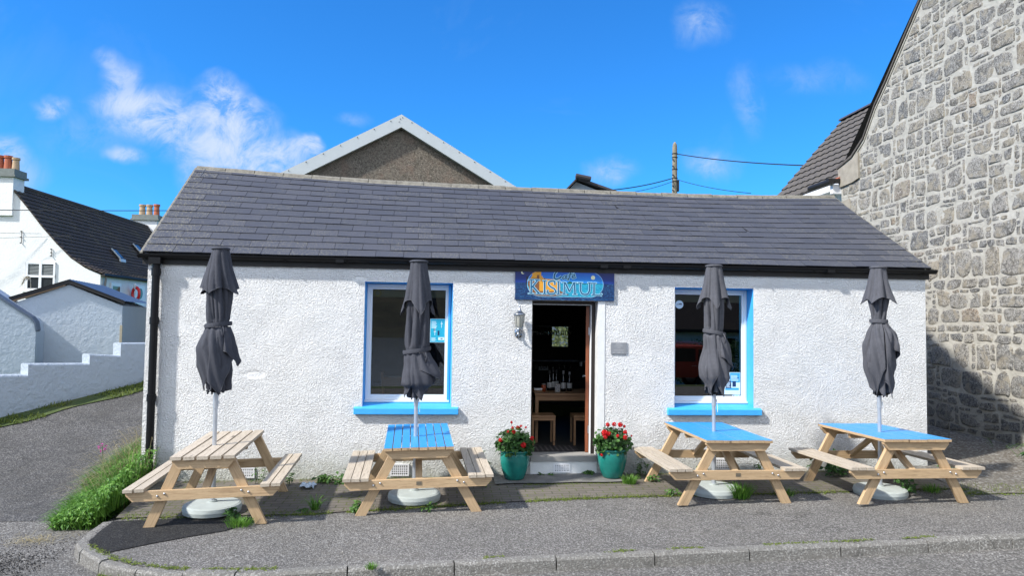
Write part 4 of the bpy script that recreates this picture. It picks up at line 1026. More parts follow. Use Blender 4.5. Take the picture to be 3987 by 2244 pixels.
# ------------------------------------------------------------------ folded parasols
def parasol(seed, z_top, z_hem, z_strap, z_bot, w_top, w_hem, w_strap, w_bulge, z_bulge, w_bot, tip, faded, twist, z_g):
    r = random.Random(seed); e = empty('folded_parasol')
    mb = MB(); mb.tube([(0, 0, z_g+.06), (0, 0, 1.28)], .021, 16); mb.tube([(0, 0, z_g+.05), (0, 0, z_g+.42)], .027, 16)
    mb.tube([(0, 0, 1.0), (0, 0, 1.14)], .026, 16); mb.box(.0, .035, -.012, .012, 1.05, 1.075)
    mb.build('pole', M['alu'], e, smooth=False)
    mb = MB(); mb.tube([(.03, -.01, 1.06), (.042, -.012, 1.0), (.04, -.012, .93)], .003, 6); mb.build('cord', M['white'], e)
    mb = MB(); mb.lathe([(0, z_g+.03), (.24, z_g+.0), (.285, z_g+.012), (.292, z_g+.05), (.283, z_g+.085), (.262, z_g+.096), (.15, z_g+.103), (.06, z_g+.108), (.045, z_g+.112), (.045, z_g+.125), (0, z_g+.125)], 0, 0, 72)
    mb.build('parasol_base', M['base'], e)
    ph = [r.uniform(0, 2*PI) for _ in range(9)]
    NT_, NZ = 144, 70
    def fold(th, z, k=1.):
        tw = twist*(z-z_bot)*2
        a = abs(math.sin(3*(th+tw)+ph[0]+.35*math.sin(2*z*3+ph[1])))**.55
        b = abs(math.sin(5*(th+tw)+ph[2]+.8*math.sin(th*2+ph[3])+z*1.5))**.6
        c = abs(math.sin(8*(th)+ph[4]+z*2))
        return (.66*a+.30*b+.05*c)*k
    def body(name, ztop, zbot_f, wf, amp, m, closed_top):
        mb = MB(); vs = []
        for i in range(NZ+1):
            t = i/NZ
            for j in range(NT_):
                th = 2*PI*j/NT_; zb = zbot_f(th); z = ztop+(zb-ztop)*t
                w = wf(z, th); am = amp(t, z)
                rad = w*(1-am+am*1.15*fold(th, z))
                lump = .028*mnoise.noise(Vector((math.cos(th)*1.6+seed, math.sin(th)*1.6, z*5)))*min(1, 6*t)*(1 if z < z_strap else .4)
                rad = max(.02, rad+lump)
                vs.append((rad*math.cos(th), rad*math.sin(th), z))
        n = NT_
        mb.add(vs, [(i*n+j, (i+1)*n+j, (i+1)*n+(j+1) % n, i*n+(j+1) % n) for i in range(NZ) for j in range(n)]+([tuple(range(n))] if closed_top else []))
        return mb.build(name, m, e, smooth=True)
    fm = M['fabric2'] if faded else M['fabric']
    bulge_side = r.uniform(-.5, .5)
    def wbody(z, th):
        pts = [(z_bot, w_bot), (z_bot+.12, w_bot*1.1), (z_bulge-.12, w_bulge*.93), (z_bulge, w_bulge), (z_strap-.13, w_bulge*.86), (z_strap-.03, w_strap*1.06), (z_strap, w_strap*.97), (z_strap+.03, w_strap*1.05), (z_strap+.25, lerp(w_strap, w_hem, .55)), (z_hem+.02, w_hem*.86), (z_top-.02, w_top*.8)]
        w = interp(pts, z)/2*.82
        return w*(1+.16*math.cos(th-bulge_side)*sm((z_strap-z)*6)*math.sin((z-z_bot)*9+seed))
    nt_ = 4
    def bot(th):
        s_ = abs(math.sin(nt_*th/2+ph[5])); return z_bot+.10*(1-s_*s_)*(.6+.4*math.sin(th+ph[6]))
    body('canopy', z_top-.03, bot, wbody, lambda t, z: .70 if z < z_strap-.06 else (.5 if abs(z-z_strap) > .05 else .18), fm, True)
    def wflap(z, th):
        t = (z_top-z)/(z_top-z_hem+.001)
        return (lerp(w_top, w_hem, min(1.25, t)**1.15)/2*.93)*(1+.10*math.cos(th*2+ph[7])*t+.10*t*t*(1-abs(math.sin(2*th+ph[8])))**1.5)
    def hem(th): s_ = abs(math.sin(2*th+ph[8])); return z_hem-tip*(1-s_)**1.15
    tf = body('top_flap', z_top, hem, wflap, lambda t, z: .10+.34*t, fm, True)
    pts_ = [tf.data.vertices[NZ*NT_+j].co.copy() for j in range(0, NT_, 2)]; pts_.append(pts_[0])
    mb = MB(); mb.tube(pts_, .0042, 6, False); mb.build('hem', M['fabric2'], tf, smooth=True)
    md = tf.modifiers.new('cloth', 'SOLIDIFY'); md.thickness = .004
    mb = MB(); mb.lathe([(0, z_top+.014), (w_top*.40, z_top+.012), (w_top*.52, z_top+.002), (w_top*.54, z_top-.012), (w_top*.5, z_top-.016)], 0, 0, 32); mb.build('top_cap', fm, e, smooth=True)
    # strap
    mb = MB(); vs = []; tl = r.uniform(-.05, .05)
    for j in range(49):
        th = 2*PI*j/48; rad = w_strap/2*(1.03+.03*math.sin(3*th+ph[1]))
        for dz in (-.022, .022):
            vs.append((rad*math.cos(th), rad*math.sin(th), z_strap+dz+tl*math.cos(th)*w_strap*2))
        vs.append(((rad+.004)*math.cos(th), (rad+.004)*math.sin(th), z_strap+tl*math.cos(th)*w_strap*2))
    f_ = []
    for j in range(48): a = j*3; f_ += [(a, a+3, a+5, a+2), (a+2, a+5, a+4, a+1)]
    mb.add(vs, f_); mb.tube([(w_strap*.3, -w_strap*.42, z_strap-.01), (w_strap*.38, -w_strap*.46, z_strap-.06), (w_strap*.33, -w_strap*.48, z_strap-.13)], .008, 6)
    mb.build('strap', fm, e, smooth=True)
    # loose cloth corners hanging over the folds
    def over(name, th0, th1, z0, zl, zt_, zr, ut, dr, flare):
        mb = MB(); vs = []; NU, NV = 22, 16
        for v in range(NV+1):
            for u in range(NU+1):
                a = u/NU; th = lerp(th0, th1, a); zb_ = lerp(zl, zt_, (a/ut)**1.1) if a < ut else lerp(zt_, zr, ((a-ut)/(1-ut))**.9)
                q = v/NV; z = lerp(z0, zb_, q)
                rad = wbody(z, th)*(1.0+.10*math.sin(a*PI*2.2+ph[0])*q)+dr*(.3+q)+flare*q*q*(1-abs(a-ut))+.010*math.sin(th*11+z*14+ph[3])
                if u in (0, NU): rad -= .035
                vs.append((rad*math.cos(th), rad*math.sin(th), z))
        w_ = NU+1
        mb.add(vs, [(v*w_+u, (v+1)*w_+u, (v+1)*w_+u+1, v*w_+u+1) for v in range(NV) for u in range(NU)])
        o_ = mb.build('loose_corner', fm, e, smooth=True); md = o_.modifiers.new('cloth', 'SOLIDIFY'); md.thickness = .004
        mb = MB(); mb.tube([vs[NV*w_+u] for u in range(NU+1)], .004, 6); mb.build('hem', M['fabric2'], o_, smooth=True)
    H = z_strap-z_bot
    over('a', -2.9+r.uniform(-.2, .2), -1.55+r.uniform(-.2, .2), z_strap-.03, z_bot+H*.45, z_bot+H*.02, z_bot+H*.40, r.uniform(.35, .6), .006, .03)
    over('b', -1.75+r.uniform(-.2, .1), -.35+r.uniform(-.2, .2), z_strap-.03, z_bot+H*.20, z_bot-.02, z_bot+H*.55, r.uniform(.4, .65), .014, .045)
    over('c', -1.2+r.uniform(-.3, .3), .5, z_strap-.02, z_bot+H*.62, z_bot+H*.38, z_bot+H*.5, r.uniform(.5, .8), .022, .05)
    # rib ends with little rings peeping out
    for k in range(3):
        an = -PI/2+(k-1)*.7+r.uniform(-.15, .15); rr_ = w_bot*.33
        mb = MB(); mb.tube([(rr_*math.cos(an), rr_*math.sin(an), z_bot+.1), (rr_*1.05*math.cos(an), rr_*1.05*math.sin(an), z_bot-.015)], .008, 6)
        mb.lathe([(.002, z_bot+.02), (.012, z_bot+.02), (.012, z_bot+.028), (.002, z_bot+.028)], rr_*1.15*math.cos(an), rr_*1.15*math.sin(an), 10); mb.build('rib_end', M['black'], e)
    mb = MB(); mb.tube([(0, 0, z_bot+.0), (0, 0, z_bot+.09)], .05, 16); mb.build('runner', M['black'], e)
    return e
PG = 'folded charcoal parasols'
pr = [
 (1, -2.45, -1.36, 2.69, 2.27, 1.88, 1.17, .18, .37, .26, .42, 1.64, .26, .07, False, .3, -.075, 'charcoal folded parasol standing through the unpainted picnic table'),
 (5, -.375, -1.05, 2.622, 2.18, 1.62, 1.09, .20, .37, .30, .44, 1.36, .25, .17, False, -.1, -.045, 'charcoal folded parasol standing before the left cafe window'),
 (9, 3.08, -.97, 2.65, 2.27, 1.86, 1.14, .19, .33, .25, .37, 1.45, .22, .14, True, .15, -.02, 'faded grey folded parasol standing before the right cafe window'),
 (14, 5.02, -1.12, 2.66, 2.30, 2.02, 1.15, .18, .35, .19, .40, 1.76, .24, .08, True, -.3, -.012, 'grey folded parasol standing between right window and stone gable')]
for (sd, x, y, zt, zh, zs_, zb, wt_, wh, ws, wb, zbu, wbo, tip, fd, tw, zg_, lab) in pr:
    o = parasol(sd, zt, zh, zs_, zb, wt_, wh, ws, wb, zbu, wbo, tip, fd, tw, zg_)
    o.location = (x, y, 0); tag(o, lab, 'parasol', PG)

# ------------------------------------------------------------------ plants
def rvec(r): 
    while True:
        v = Vector((r.uniform(-1, 1), r.uniform(-1, 1), r.uniform(-1, 1)))
        if .05 < v.length < 1: return v.normalized()
def leaf(mb, p, nrm, L, Wd, r, lobes=False, fold_=.15):
    nrm = nrm.normalized(); t = nrm.cross(rvec(r)).normalized(); b = nrm.cross(t)
    c = r.random()
    if lobes:   # rounded scalloped leaf
        n = 9; vs = [p+nrm*-.12*L]
        for k in range(n):
            an = 2*PI*k/n; q = L*.5*(1 if k % 2 else .82); vs.append(p+t*q*math.cos(an)+b*q*math.sin(an)+nrm*L*.06*math.cos(2*an))
        mb.add(vs, [(0, k+1, (k+1) % n+1) for k in range(n)], c)
    else:
        tip = p+t*L-nrm*L*.25; mid = p+t*L*.5
        mb.add([p, mid+b*Wd*.5+nrm*fold_*Wd, tip, mid-b*Wd*.5+nrm*fold_*Wd, mid], [(0, 4, 1), (1, 4, 2), (0, 3, 4), (3, 2, 4)], c)
def blade(mb, p, d, L, w, r, bend=.5):
    side = Vector((-d.y, d.x, 0)); side = side.normalized() if side.length > .01 else Vector((1, 0, 0))
    if r.random() < .5: a = r.random()*PI; side = Vector((math.cos(a), math.sin(a), 0))
    hd = Vector((d.x, d.y, 0)); p1 = p+d*L*.5; p2 = p+d*L*.82+hd*L*.25*bend-Vector((0, 0, L*.10*bend)); p3 = p+d*L+hd*L*.7*bend-Vector((0, 0, L*.4*bend))
    mb.add([p-side*w, p+side*w, p1+side*w*.8, p1-side*w*.8, p2+side*w*.5, p2-side*w*.5, p3], [(0, 1, 2, 3), (3, 2, 4, 5), (5, 4, 6)], r.random())
# geranium pots
def pot(x, y, seed, lab, heads, glab):
    r = random.Random(seed); z0 = gz(x, y)+.03
    e = empty('flower_pot', (x, y, z0)); tag(e, lab, 'flower pot', 'teal glazed pots of red geraniums')
    mb = MB(); mb.lathe([(0, 0), (.11, 0), (.122, .012), (.155, .10), (.178, .20), (.183, .265), (.176, .315), (.172, .33), (.186, .338), (.188, .352), (.178, .362), (.165, .356), (.158, .33), (.15, .31)], 0, 0, 56, cap=False)
    mb.build('pot_body', M['teal'], e, smooth=True)
    mb = MB(); mb.lathe([(0, .315), (.155, .31)], 0, 0, 24, cap=False); mb.build('soil', M['soil'], e)
    mb = MB()
    for _ in range(26):
        d = rvec(r); d.z = abs(d.z)*.8+.3; d = d.normalized(); mb.tube([(0, 0, .31), tuple(d*.14+Vector((0, 0, .31))), tuple(d*.27+Vector((0, 0, .30)))], .004, 5)
    mb.build('stems', M['stem'], e)
    mb = MB(); C = Vector((0, 0, .43))
    for _ in range(950):
        d = rvec(r); q = r.random()**.4
        p = C+Vector((d.x*.245*q, d.y*.235*q, d.z*.19*q))
        if p.z < .34: p = Vector((p.x*1.08, p.y*1.08, p.z+.0))
        if p.z < .30 and math.hypot(p.x, p.y) < .19: continue
        p += d*.035*mnoise.noise(p*12+Vector((seed, 0, 0)))
        nn = (d*.8+rvec(r)*.7+Vector((0, -.1, .5))).normalized()
        leaf(mb, p, nn, r.uniform(.035, .062), .04, r, True)
    mb.build('foliage', M['leaf'], e)
    for (hx, hz, hr) in heads:
        hy = -math.sqrt(max(.0, 1-(hx/.27)**2-((hz-.43)/.24)**2))*.21 if (hz-.43) < .2 else -.03
        mb = MB(); cen = Vector((hx, hy-.02, hz))
        for _ in range(int(30+hr*900)):
            d = rvec(r); p = cen+d*hr*.85
            leaf(mb, p, d+rvec(r)*.3, hr*.62, hr*.4, r, True)
        h = mb.build('flower_head', M['petal'], e)
        mb = MB(); mb.tube([tuple(cen), tuple(cen+Vector((-hx*.3, .06, -.10)))], .0025, 5); mb.build('flower_stalk', M['stem'], h)
pot(.815, -.225, 21, 'teal glazed pot of red geraniums left of the doorway', [(-.05, .70, .018), (-.19, .50, .028), (-.03, .60, .026), (-.035, .635, .02), (.085, .45, .036), (.20, .52, .03), (.03, .64, .022), (.07, .655, .018), (-.10, .60, .018), (.13, .64, .016)], 1)
pot(2.045, -.235, 33, 'teal glazed pot of red geraniums right of the doorway', [(-.13, .575, .045), (-.085, .57, .03), (-.07, .66, .028), (.01, .665, .030), (.09, .66, .034), (.14, .64, .02), (.13, .585, .028), (.12, .525, .030), (.02, .545, .022), (-.165, .30, .02), (-.13, .53, .03), (.22, .53, .015)], 2)

def weed(name, x, y, n, rad, h, L, lab, m='weed', z=None, upright=.4, seed=0, wall=False):
    r = random.Random(seed*7+int(x*100)); z0 = gz(x, y)+.012 if z is None else z
    e = empty(name, (x, y, z0)); tag(e, lab, 'weed', 'weeds growing at the foot of the wall')
    mb = MB(); ms = MB()
    for s_ in range(max(2, n//14)):
        a = r.random()*2*PI; q = rad*r.random()**.6; hh = h*r.uniform(.45, 1)*(1-.4*q/rad)
        bx_, by_ = q*.5*math.cos(a), q*.5*math.sin(a); tx, ty = q*math.cos(a), q*math.sin(a)*(.5 if wall else 1)
        if wall and y+ty > -.03: ty = -.03-y
        ms.tube([(bx_, min(by_, -.03-y if wall else by_), 0), (lerp(bx_, tx, .5), lerp(by_, ty, .5) if not wall else min(by_, -.03-y), hh*.6), (tx, ty, hh)], .003, 5)
        for _ in range(14):
            t = r.random()**.7
            p = Vector((lerp(bx_, tx, t), lerp(by_, ty, t), hh*t)); d = rvec(r); d.z = abs(d.z)
            p2 = p+Vector((d.x, d.y*.7, d.z*.2))*L*.6
            if y+p2.y > -.012: p2.y = -.015-y
            leaf(mb, p2, (Vector((d.x*.4, d.y*.4-.2, .8))+rvec(r)*.5), L*r.uniform(.6, 1.15), L*.5, r)
    mb.build('leaves', M[m], e); ms.build('stems', M['stem'], e)
    return e
def tuft(x, y, n, h, rad, lab, z=None, seed=1, name='grass_tuft', m='grass', bend=.5, cat='grass tuft', w=.003):
    r = random.Random(seed+int(x*91)); z0 = gz(x, y)+.012 if z is None else z
    mb = MB()
    for _ in range(n):
        a = r.random()*2*PI; q = rad*.5*r.random(); d = Vector((math.cos(a)*r.uniform(.1, .8), math.sin(a)*r.uniform(.1, .8), 1)).normalized()
        blade(mb, Vector((q*math.cos(a), q*math.sin(a), 0)), d, h*r.uniform(.5, 1.1), w, r, bend)
    o = mb.build(name, M[m]); o.location = (x, y, z0); return tag(o, lab, cat, 'grass tufts on the pavement')
weed('weed', -1.60, -.22, 70, .26, .17, .075, 'low leafy weed at the wall foot right of the unpainted table', seed=1, wall=True)
weed('weed', -1.30, -.20, 60, .20, .20, .08, 'fuller leafy weed against the wall left of the left window table', seed=2, wall=True)
weed('weed', -1.95, -.20, 40, .15, .30, .05, 'thin upright weed on the wall behind the unpainted table bench', seed=3, wall=True)
weed('weed', -2.32, -.15, 30, .12, .30, .05, 'spindly weed behind the parasol pole of the unpainted table', seed=4, wall=True)
weed('weed', .40, -.16, 50, .14, .42, .05, 'tall thin weed against the wall left of the left flower pot', seed=5, wall=True)
weed('weed', .42, -.45, 26, .12, .09, .06, 'low weed on the ground between bench and left flower pot', seed=6)
weed('weed', 1.75, -.07, 46, .16, .09, .08, 'spreading leafy weed under the door step beside the right pot', seed=7, wall=True)
weed('weed', 1.22, -.06, 16, .10, .06, .05, 'sparse weed under the left end of the door step', seed=8, wall=True)
weed('weed', 2.42, -.15, 60, .12, .34, .055, 'upright nettle against the wall right of the right flower pot', seed=9, wall=True)
weed('weed', 2.55, -.40, 26, .10, .10, .06, 'small weed beside the rear leg of the plated blue table', seed=10)
weed('weed', 3.30, -.14, 26, .10, .20, .05, 'thin weed on the wall behind the plated blue table', seed=11, wall=True)
weed('weed', 3.95, -.12, 40, .10, .28, .05, 'wispy upright weed right of the vent behind the plated table', seed=12, wall=True)
weed('weed', 4.95, -.25, 110, .30, .32, .10, 'dark broad-leaved bush at the wall behind the table by the stone gable', 'leaf', seed=13, wall=True)
weed('weed', 4.75, -.12, 30, .08, .40, .06, 'tall pale nettle left of the dark broad-leaved bush', seed=14, wall=True)
weed('weed', -1.45, -1.42, 0+20, .10, .04, .05, 'flat green plant on the pavers beside the left window table', seed=15)
weed('weed', -.93, -1.40, 46, .13, .10, .06, 'leafy plant at the front left foot of the left window table', seed=16)
weed('weed', -.22, -1.44, 30, .14, .04, .06, 'flat leafy plant in front of the left window parasol base', seed=17)
weed('weed', 2.55, -1.03, 40, .10, .07, .06, 'small leafy plant on the paver edge left of the plated table', seed=18)
weed('weed', 5.35, -1.12, 90, .22, .20, .07, 'dark leafy weed beside the parasol base nearest the stone gable', 'leaf', seed=19)
weed('weed', -2.16, -1.62, 46, .06, .14, .075, 'dark round-leaved plant in front of the unpainted table parasol base', 'leaf', seed=20)
weed('weed', 8.25, 1.0, 120, .35, .26, .12, 'broad green weed at the foot of the stone gable', seed=21, z=passz(8.25, 1.0))
weed('weed', 8.1, .25, 130, .38, .28, .14, 'bigger green weed at the foot of the stone gable by the photo edge', seed=22, z=passz(8.1, .25))
weed('weed', 6.62, -.2, 50, .22, .10, .06, 'low mossy weed beside the right corner of the cafe', seed=23)
tuft(-2.03, -1.85, 260, .10, .24, 'bright grass tuft between the legs of the unpainted table', seed=2)
tuft(2.20, -.50, 220, .14, .16, 'bright grass tuft in front of the right flower pot', seed=3)
tuft(3.30, -1.22, 420, .21, .20, 'dense dark grass tuft in front of the plated table parasol base', seed=4)
tuft(-1.40, -1.35, 90, .20, .08, 'wiry grass tuft on the pavers right of the unpainted table', seed=5, bend=.9)
tuft(3.85, -1.15, 120, .13, .2, 'short grass tuft behind the right leg of the plated table', seed=6)
tuft(5.65, -1.13, 140, .12, .2, 'short grass tuft under the table nearest the stone gable', seed=7)
tuft(-.62, -3.10, 90, .06, .08, 'small yellow-green tuft in a kerb joint below the left window table', seed=8)
# moss and small growth along seams (uncountable)
mb = MB(); r = random.Random(5)
def seam(x0, x1, yf, n, spread, h, prob=None, zf=gz):
    for _ in range(n):
        x = r.uniform(x0, x1)
        if prob and mnoise.noise(Vector((x*2.2, 3.3, 0)))*.5+.5 < prob: continue
        y = yf(x)+r.gauss(0, spread); p = Vector((x, y, zf(x, y)+.01))
        for _k in range(3):
            q = p+Vector((r.uniform(-.012, .012), r.uniform(-.012, .012), 0)); leaf(mb, q, Vector((r.uniform(-.4, .4), r.uniform(-.6, .2), 1)), r.uniform(.008, .024)*1.0, .012, r)
        if r.random() < .4: blade(mb, p, Vector((r.uniform(-.5, .5), r.uniform(-.5, .5), 1)).normalized(), h*r.uniform(.4, 1.2), .0018, r)
seam(-1.6, 2.6, lambda x: paver_edge(x), 1500, .022, .05, .35)
seam(2.6, 6.2, lambda x: paver_edge(x)+.0, 900, .03, .05, .42)
seam(-3.3, -1.6, lambda x: -1.45, 700, .06, .04, .4)
seam(.6, 2.25, lambda x: -.47, 500, .015, .03, .4)
seam(-3.2, 6.3, lambda x: -.05, 1500, .03, .06, .3)
seam(6.1, 7.6, lambda x: -.9-.25*(x-6), 1300, .12, .05, .2)
seam(5.9, 7.5, lambda x: -1.2, 500, .05, .04, .3)
seam(.3, 5, lambda x: interp(kin, x)+.015, 500, .01, .03, .55)
seam(-2.9, -1.2, lambda x: interp(kin[4:], x)-.16, 900, .05, .07, .2, lambda x, y: terr(x, y))
seam(-3.2, -1.4, lambda x: interp(kin[3:], x)+.03, 300, .02, .03, .3)
# growth between the pavers on the left
for _ in range(1500):
    x = r.uniform(-3.2, -.7); y = r.uniform(-1.45, -.1)
    if mnoise.noise(Vector((x*1.7, y*1.7, 8))) < .02: continue
    gx_ = round(x/.2)*.2+r.gauss(0, .006) if r.random() < .5 else x; gy_ = y if gx_ != x else round(y/.1)*.1+r.gauss(0, .006)
    leaf(mb, Vector((gx_, gy_, gz(gx_, gy_)+.016)), Vector((r.uniform(-.4, .4), r.uniform(-.4, .4), 1)), r.uniform(.006, .016), .009, r)
o = mb.build('moss', M['moss']); o['kind'] = 'stuff'
# stray chippings, leaves and pebbles
mb = MB()
for _ in range(260):
    x = r.uniform(-4.5, 7); y = r.uniform(-2.9, -.1) if r.random() < .6 else r.uniform(-4.6, -3)
    z = (gz(x, y) if y > -2.7 else terr(x, y))+.004; q = r.uniform(.003, .009)
    if x < -3.2: z = terr(x, y)
    mb.add([(x-q, y, z), (x, y-q, z), (x+q, y, z), (x, y+q, z), (x, y, z+q*.8)], [(0, 1, 4), (1, 2, 4), (2, 3, 4), (3, 0, 4)], r.random())
o = mb.build('gravel', simple('pale_pebbles', c3(.40, .37, .32), .9)); o['kind'] = 'stuff'
mb = MB()
for _ in range(1500):
    x = r.gauss(-3.85, .25); y = r.gauss(-2.45, .3)
    if x > -3.47: continue
    z = terr(x, y)+.004; q = r.uniform(.003, .008); mb.add([(x-q, y, z), (x, y-q, z), (x+q, y, z), (x, y+q, z), (x, y, z+q)], [(0, 1, 4), (1, 2, 4), (2, 3, 4), (3, 0, 4)], r.random())
o = mb.build('loose_tar', M['patch']); o['kind'] = 'stuff'
# crumpled litter
mb = MB(); vs = []
for i in range(7):
    for j in range(10): vs.append((i*.028-.08+.01*fn(i, j), j*.022-.1+.01*fn(j, i, 3), max(.004, .035+.05*fn(i*.9, j*.9, 5))))
mb.add(vs, [(i*10+j, (i+1)*10+j, (i+1)*10+j+1, i*10+j+1) for i in range(6) for j in range(9)])
o = mb.build('crumpled_bag', simple('pale_blue_plastic', c3(.5, .58, .66), .4)); o.location = (-1.66, -.42, gz(-1.66, -.42)+.01); tag(o, 'crumpled pale plastic bag lying by the weeds at the wall', 'litter')

# overgrown clump at the left corner
mb = MB(); r = random.Random(77); dry = MB()
def clump_pt():
    while True:
        x = r.uniform(-4.75, -3.42); y = r.uniform(-1.42, 2.0)
        xr = -3.80 if y > -.05 else lerp(-3.5, -3.56, (y+1.6)/1.6)
        wdt = interp([(-1.8, .3), (-1.3, .55), (-.6, .62), (0, .56), (.8, .5), (2, .35)], y)
        if xr-wdt < x < xr: return x, y, (xr-x)/wdt
for _ in range(6000):
    x, y, q = clump_pt(); h = .52*(1-q*.55)*interp([(-1.8, .5), (-1.2, .85), (-.4, 1.2), (.5, 1.3), (2, 1.)], y)*r.uniform(.5, 1.15)
    d = Vector((-.35*q-.12+r.uniform(-.35, .35), r.uniform(-.5, .2), 1)).normalized()
    z = max(terr(x, y), gz(x, y) if x > -3.6 else -9)-.01
    if r.random() < .18 and y > -.8: blade(dry, Vector((x, y, z)), d, h*1.45, .0030, r, .8)
    else: blade(mb, Vector((x, y, z)), d, h, .0052, r, .8)
for _ in range(9000):
    x, y, q = clump_pt(); z = max(terr(x, y), gz(x, y) if x > -3.6 else -9)+.46*(1-q*.6)*interp([(-1.8, .3), (-1.2, .7), (-.4, 1.), (.5, 1.1), (2, .8)], y)*r.uniform(.3, 1.)
    leaf(mb, Vector((x, y, z)), Vector((r.uniform(-.8, .2), r.uniform(-.9, .1), .9)), r.uniform(.035, .085), .026, r)
o = mb.build('grass', M['grass']); o['kind'] = 'stuff'
o = dry.build('dry_grass', M['dry']); o['kind'] = 'stuff'
mb = MB()
for _ in range(260):
    x = r.gauss(-4.0, .14); y = r.gauss(-1.75, .08); blade(mb, Vector((x, y, terr(x, y)+.006)), Vector((r.uniform(-1, 1), r.uniform(-1, 1), .12)).normalized(), .09, .0015, r, 0)
o = mb.build('dead_grass', M['dry']); o['kind'] = 'stuff'
for k, (x, y, h) in enumerate(((-4.25, .1, .60), (-3.98, .75, .72))):
    e = empty('willowherb', (x, y, terr(x, y))); tag(e, ('pink-flowered stem over the lane side of the grass clump', 'pink-flowered stem close to the corner of the cafe')[k], 'flower')
    mb = MB(); mb.tube([(0, 0, 0), (.02, 0, h*.6), (.01, -.02, h)], .004, 6); mb.build('stems', M['stem'], e)
    mb = MB()
    for _ in range(26): leaf(mb, Vector((.01, -.02, h-.05))+rvec(r)*.045, rvec(r), .026, .02, r)
    mb.build('flower_head', M['pink'], e)
# verge grass along the stepped wall
mb = MB()
for _ in range(5200):
    y = r.uniform(-2, 6.5); x = wallx(y)+.0+r.uniform(.0, .62)+.07*math.sin(y*5); z = terr(x, y)+.015
    if mnoise.noise(Vector((x*2, y*2, 1))) < -.12: continue
    blade(mb, Vector((x, y, z)), Vector((r.uniform(-.5, .7), r.uniform(-.6, .6), 1)).normalized(), r.uniform(.03, .09), .006, r)
o = mb.build('verge_grass', M['moss']); o['kind'] = 'stuff'
# ------------------------------------------------------------------ rubble stone gable on the right
sb = empty('stone_building', (8.6, 0, 0), label='tall rubble stone gable with pale mortar right of the cafe', cat='building')
GX = 8.6
def gtop(y):   # roof line of the gable in its own plane
    pts = [(-4.63, 5.49), (-3.87, 5.92), (.43, 10.88), (.92, 10.55), (3.13, 8.03), (4.23, 6.82), (4.58, 6.47), (5.0, 5.89), (5.44, 5.60), (5.90, 5.49)]
    return interp(pts, y)
mb = MB(); ys_ = fr(-4.63, 5.9, 60)
for a, b in zip(ys_, ys_[1:]): mb.quad((GX, b, -.4), (GX, a, -.4), (GX, a, gtop(a)), (GX, b, gtop(b)))
mb.quad((GX, 5.9, -.4), (GX, 5.9, 5.49), (GX+8, 5.9, 5.49), (GX+8, 5.9, -.4))
mb.quad((GX, -4.63, -.4), (GX+8, -4.63, -.4), (GX+8, -4.63, 5.49), (GX, -4.63, 5.49))
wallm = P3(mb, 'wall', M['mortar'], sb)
pr0 = [(-4.63, 5.49), (-3.87, 5.92), (.43, 10.88), (.92, 10.55), (3.13, 8.03), (4.23, 6.82), (4.58, 6.47), (5.0, 5.89), (5.44, 5.60), (5.90, 5.49)]
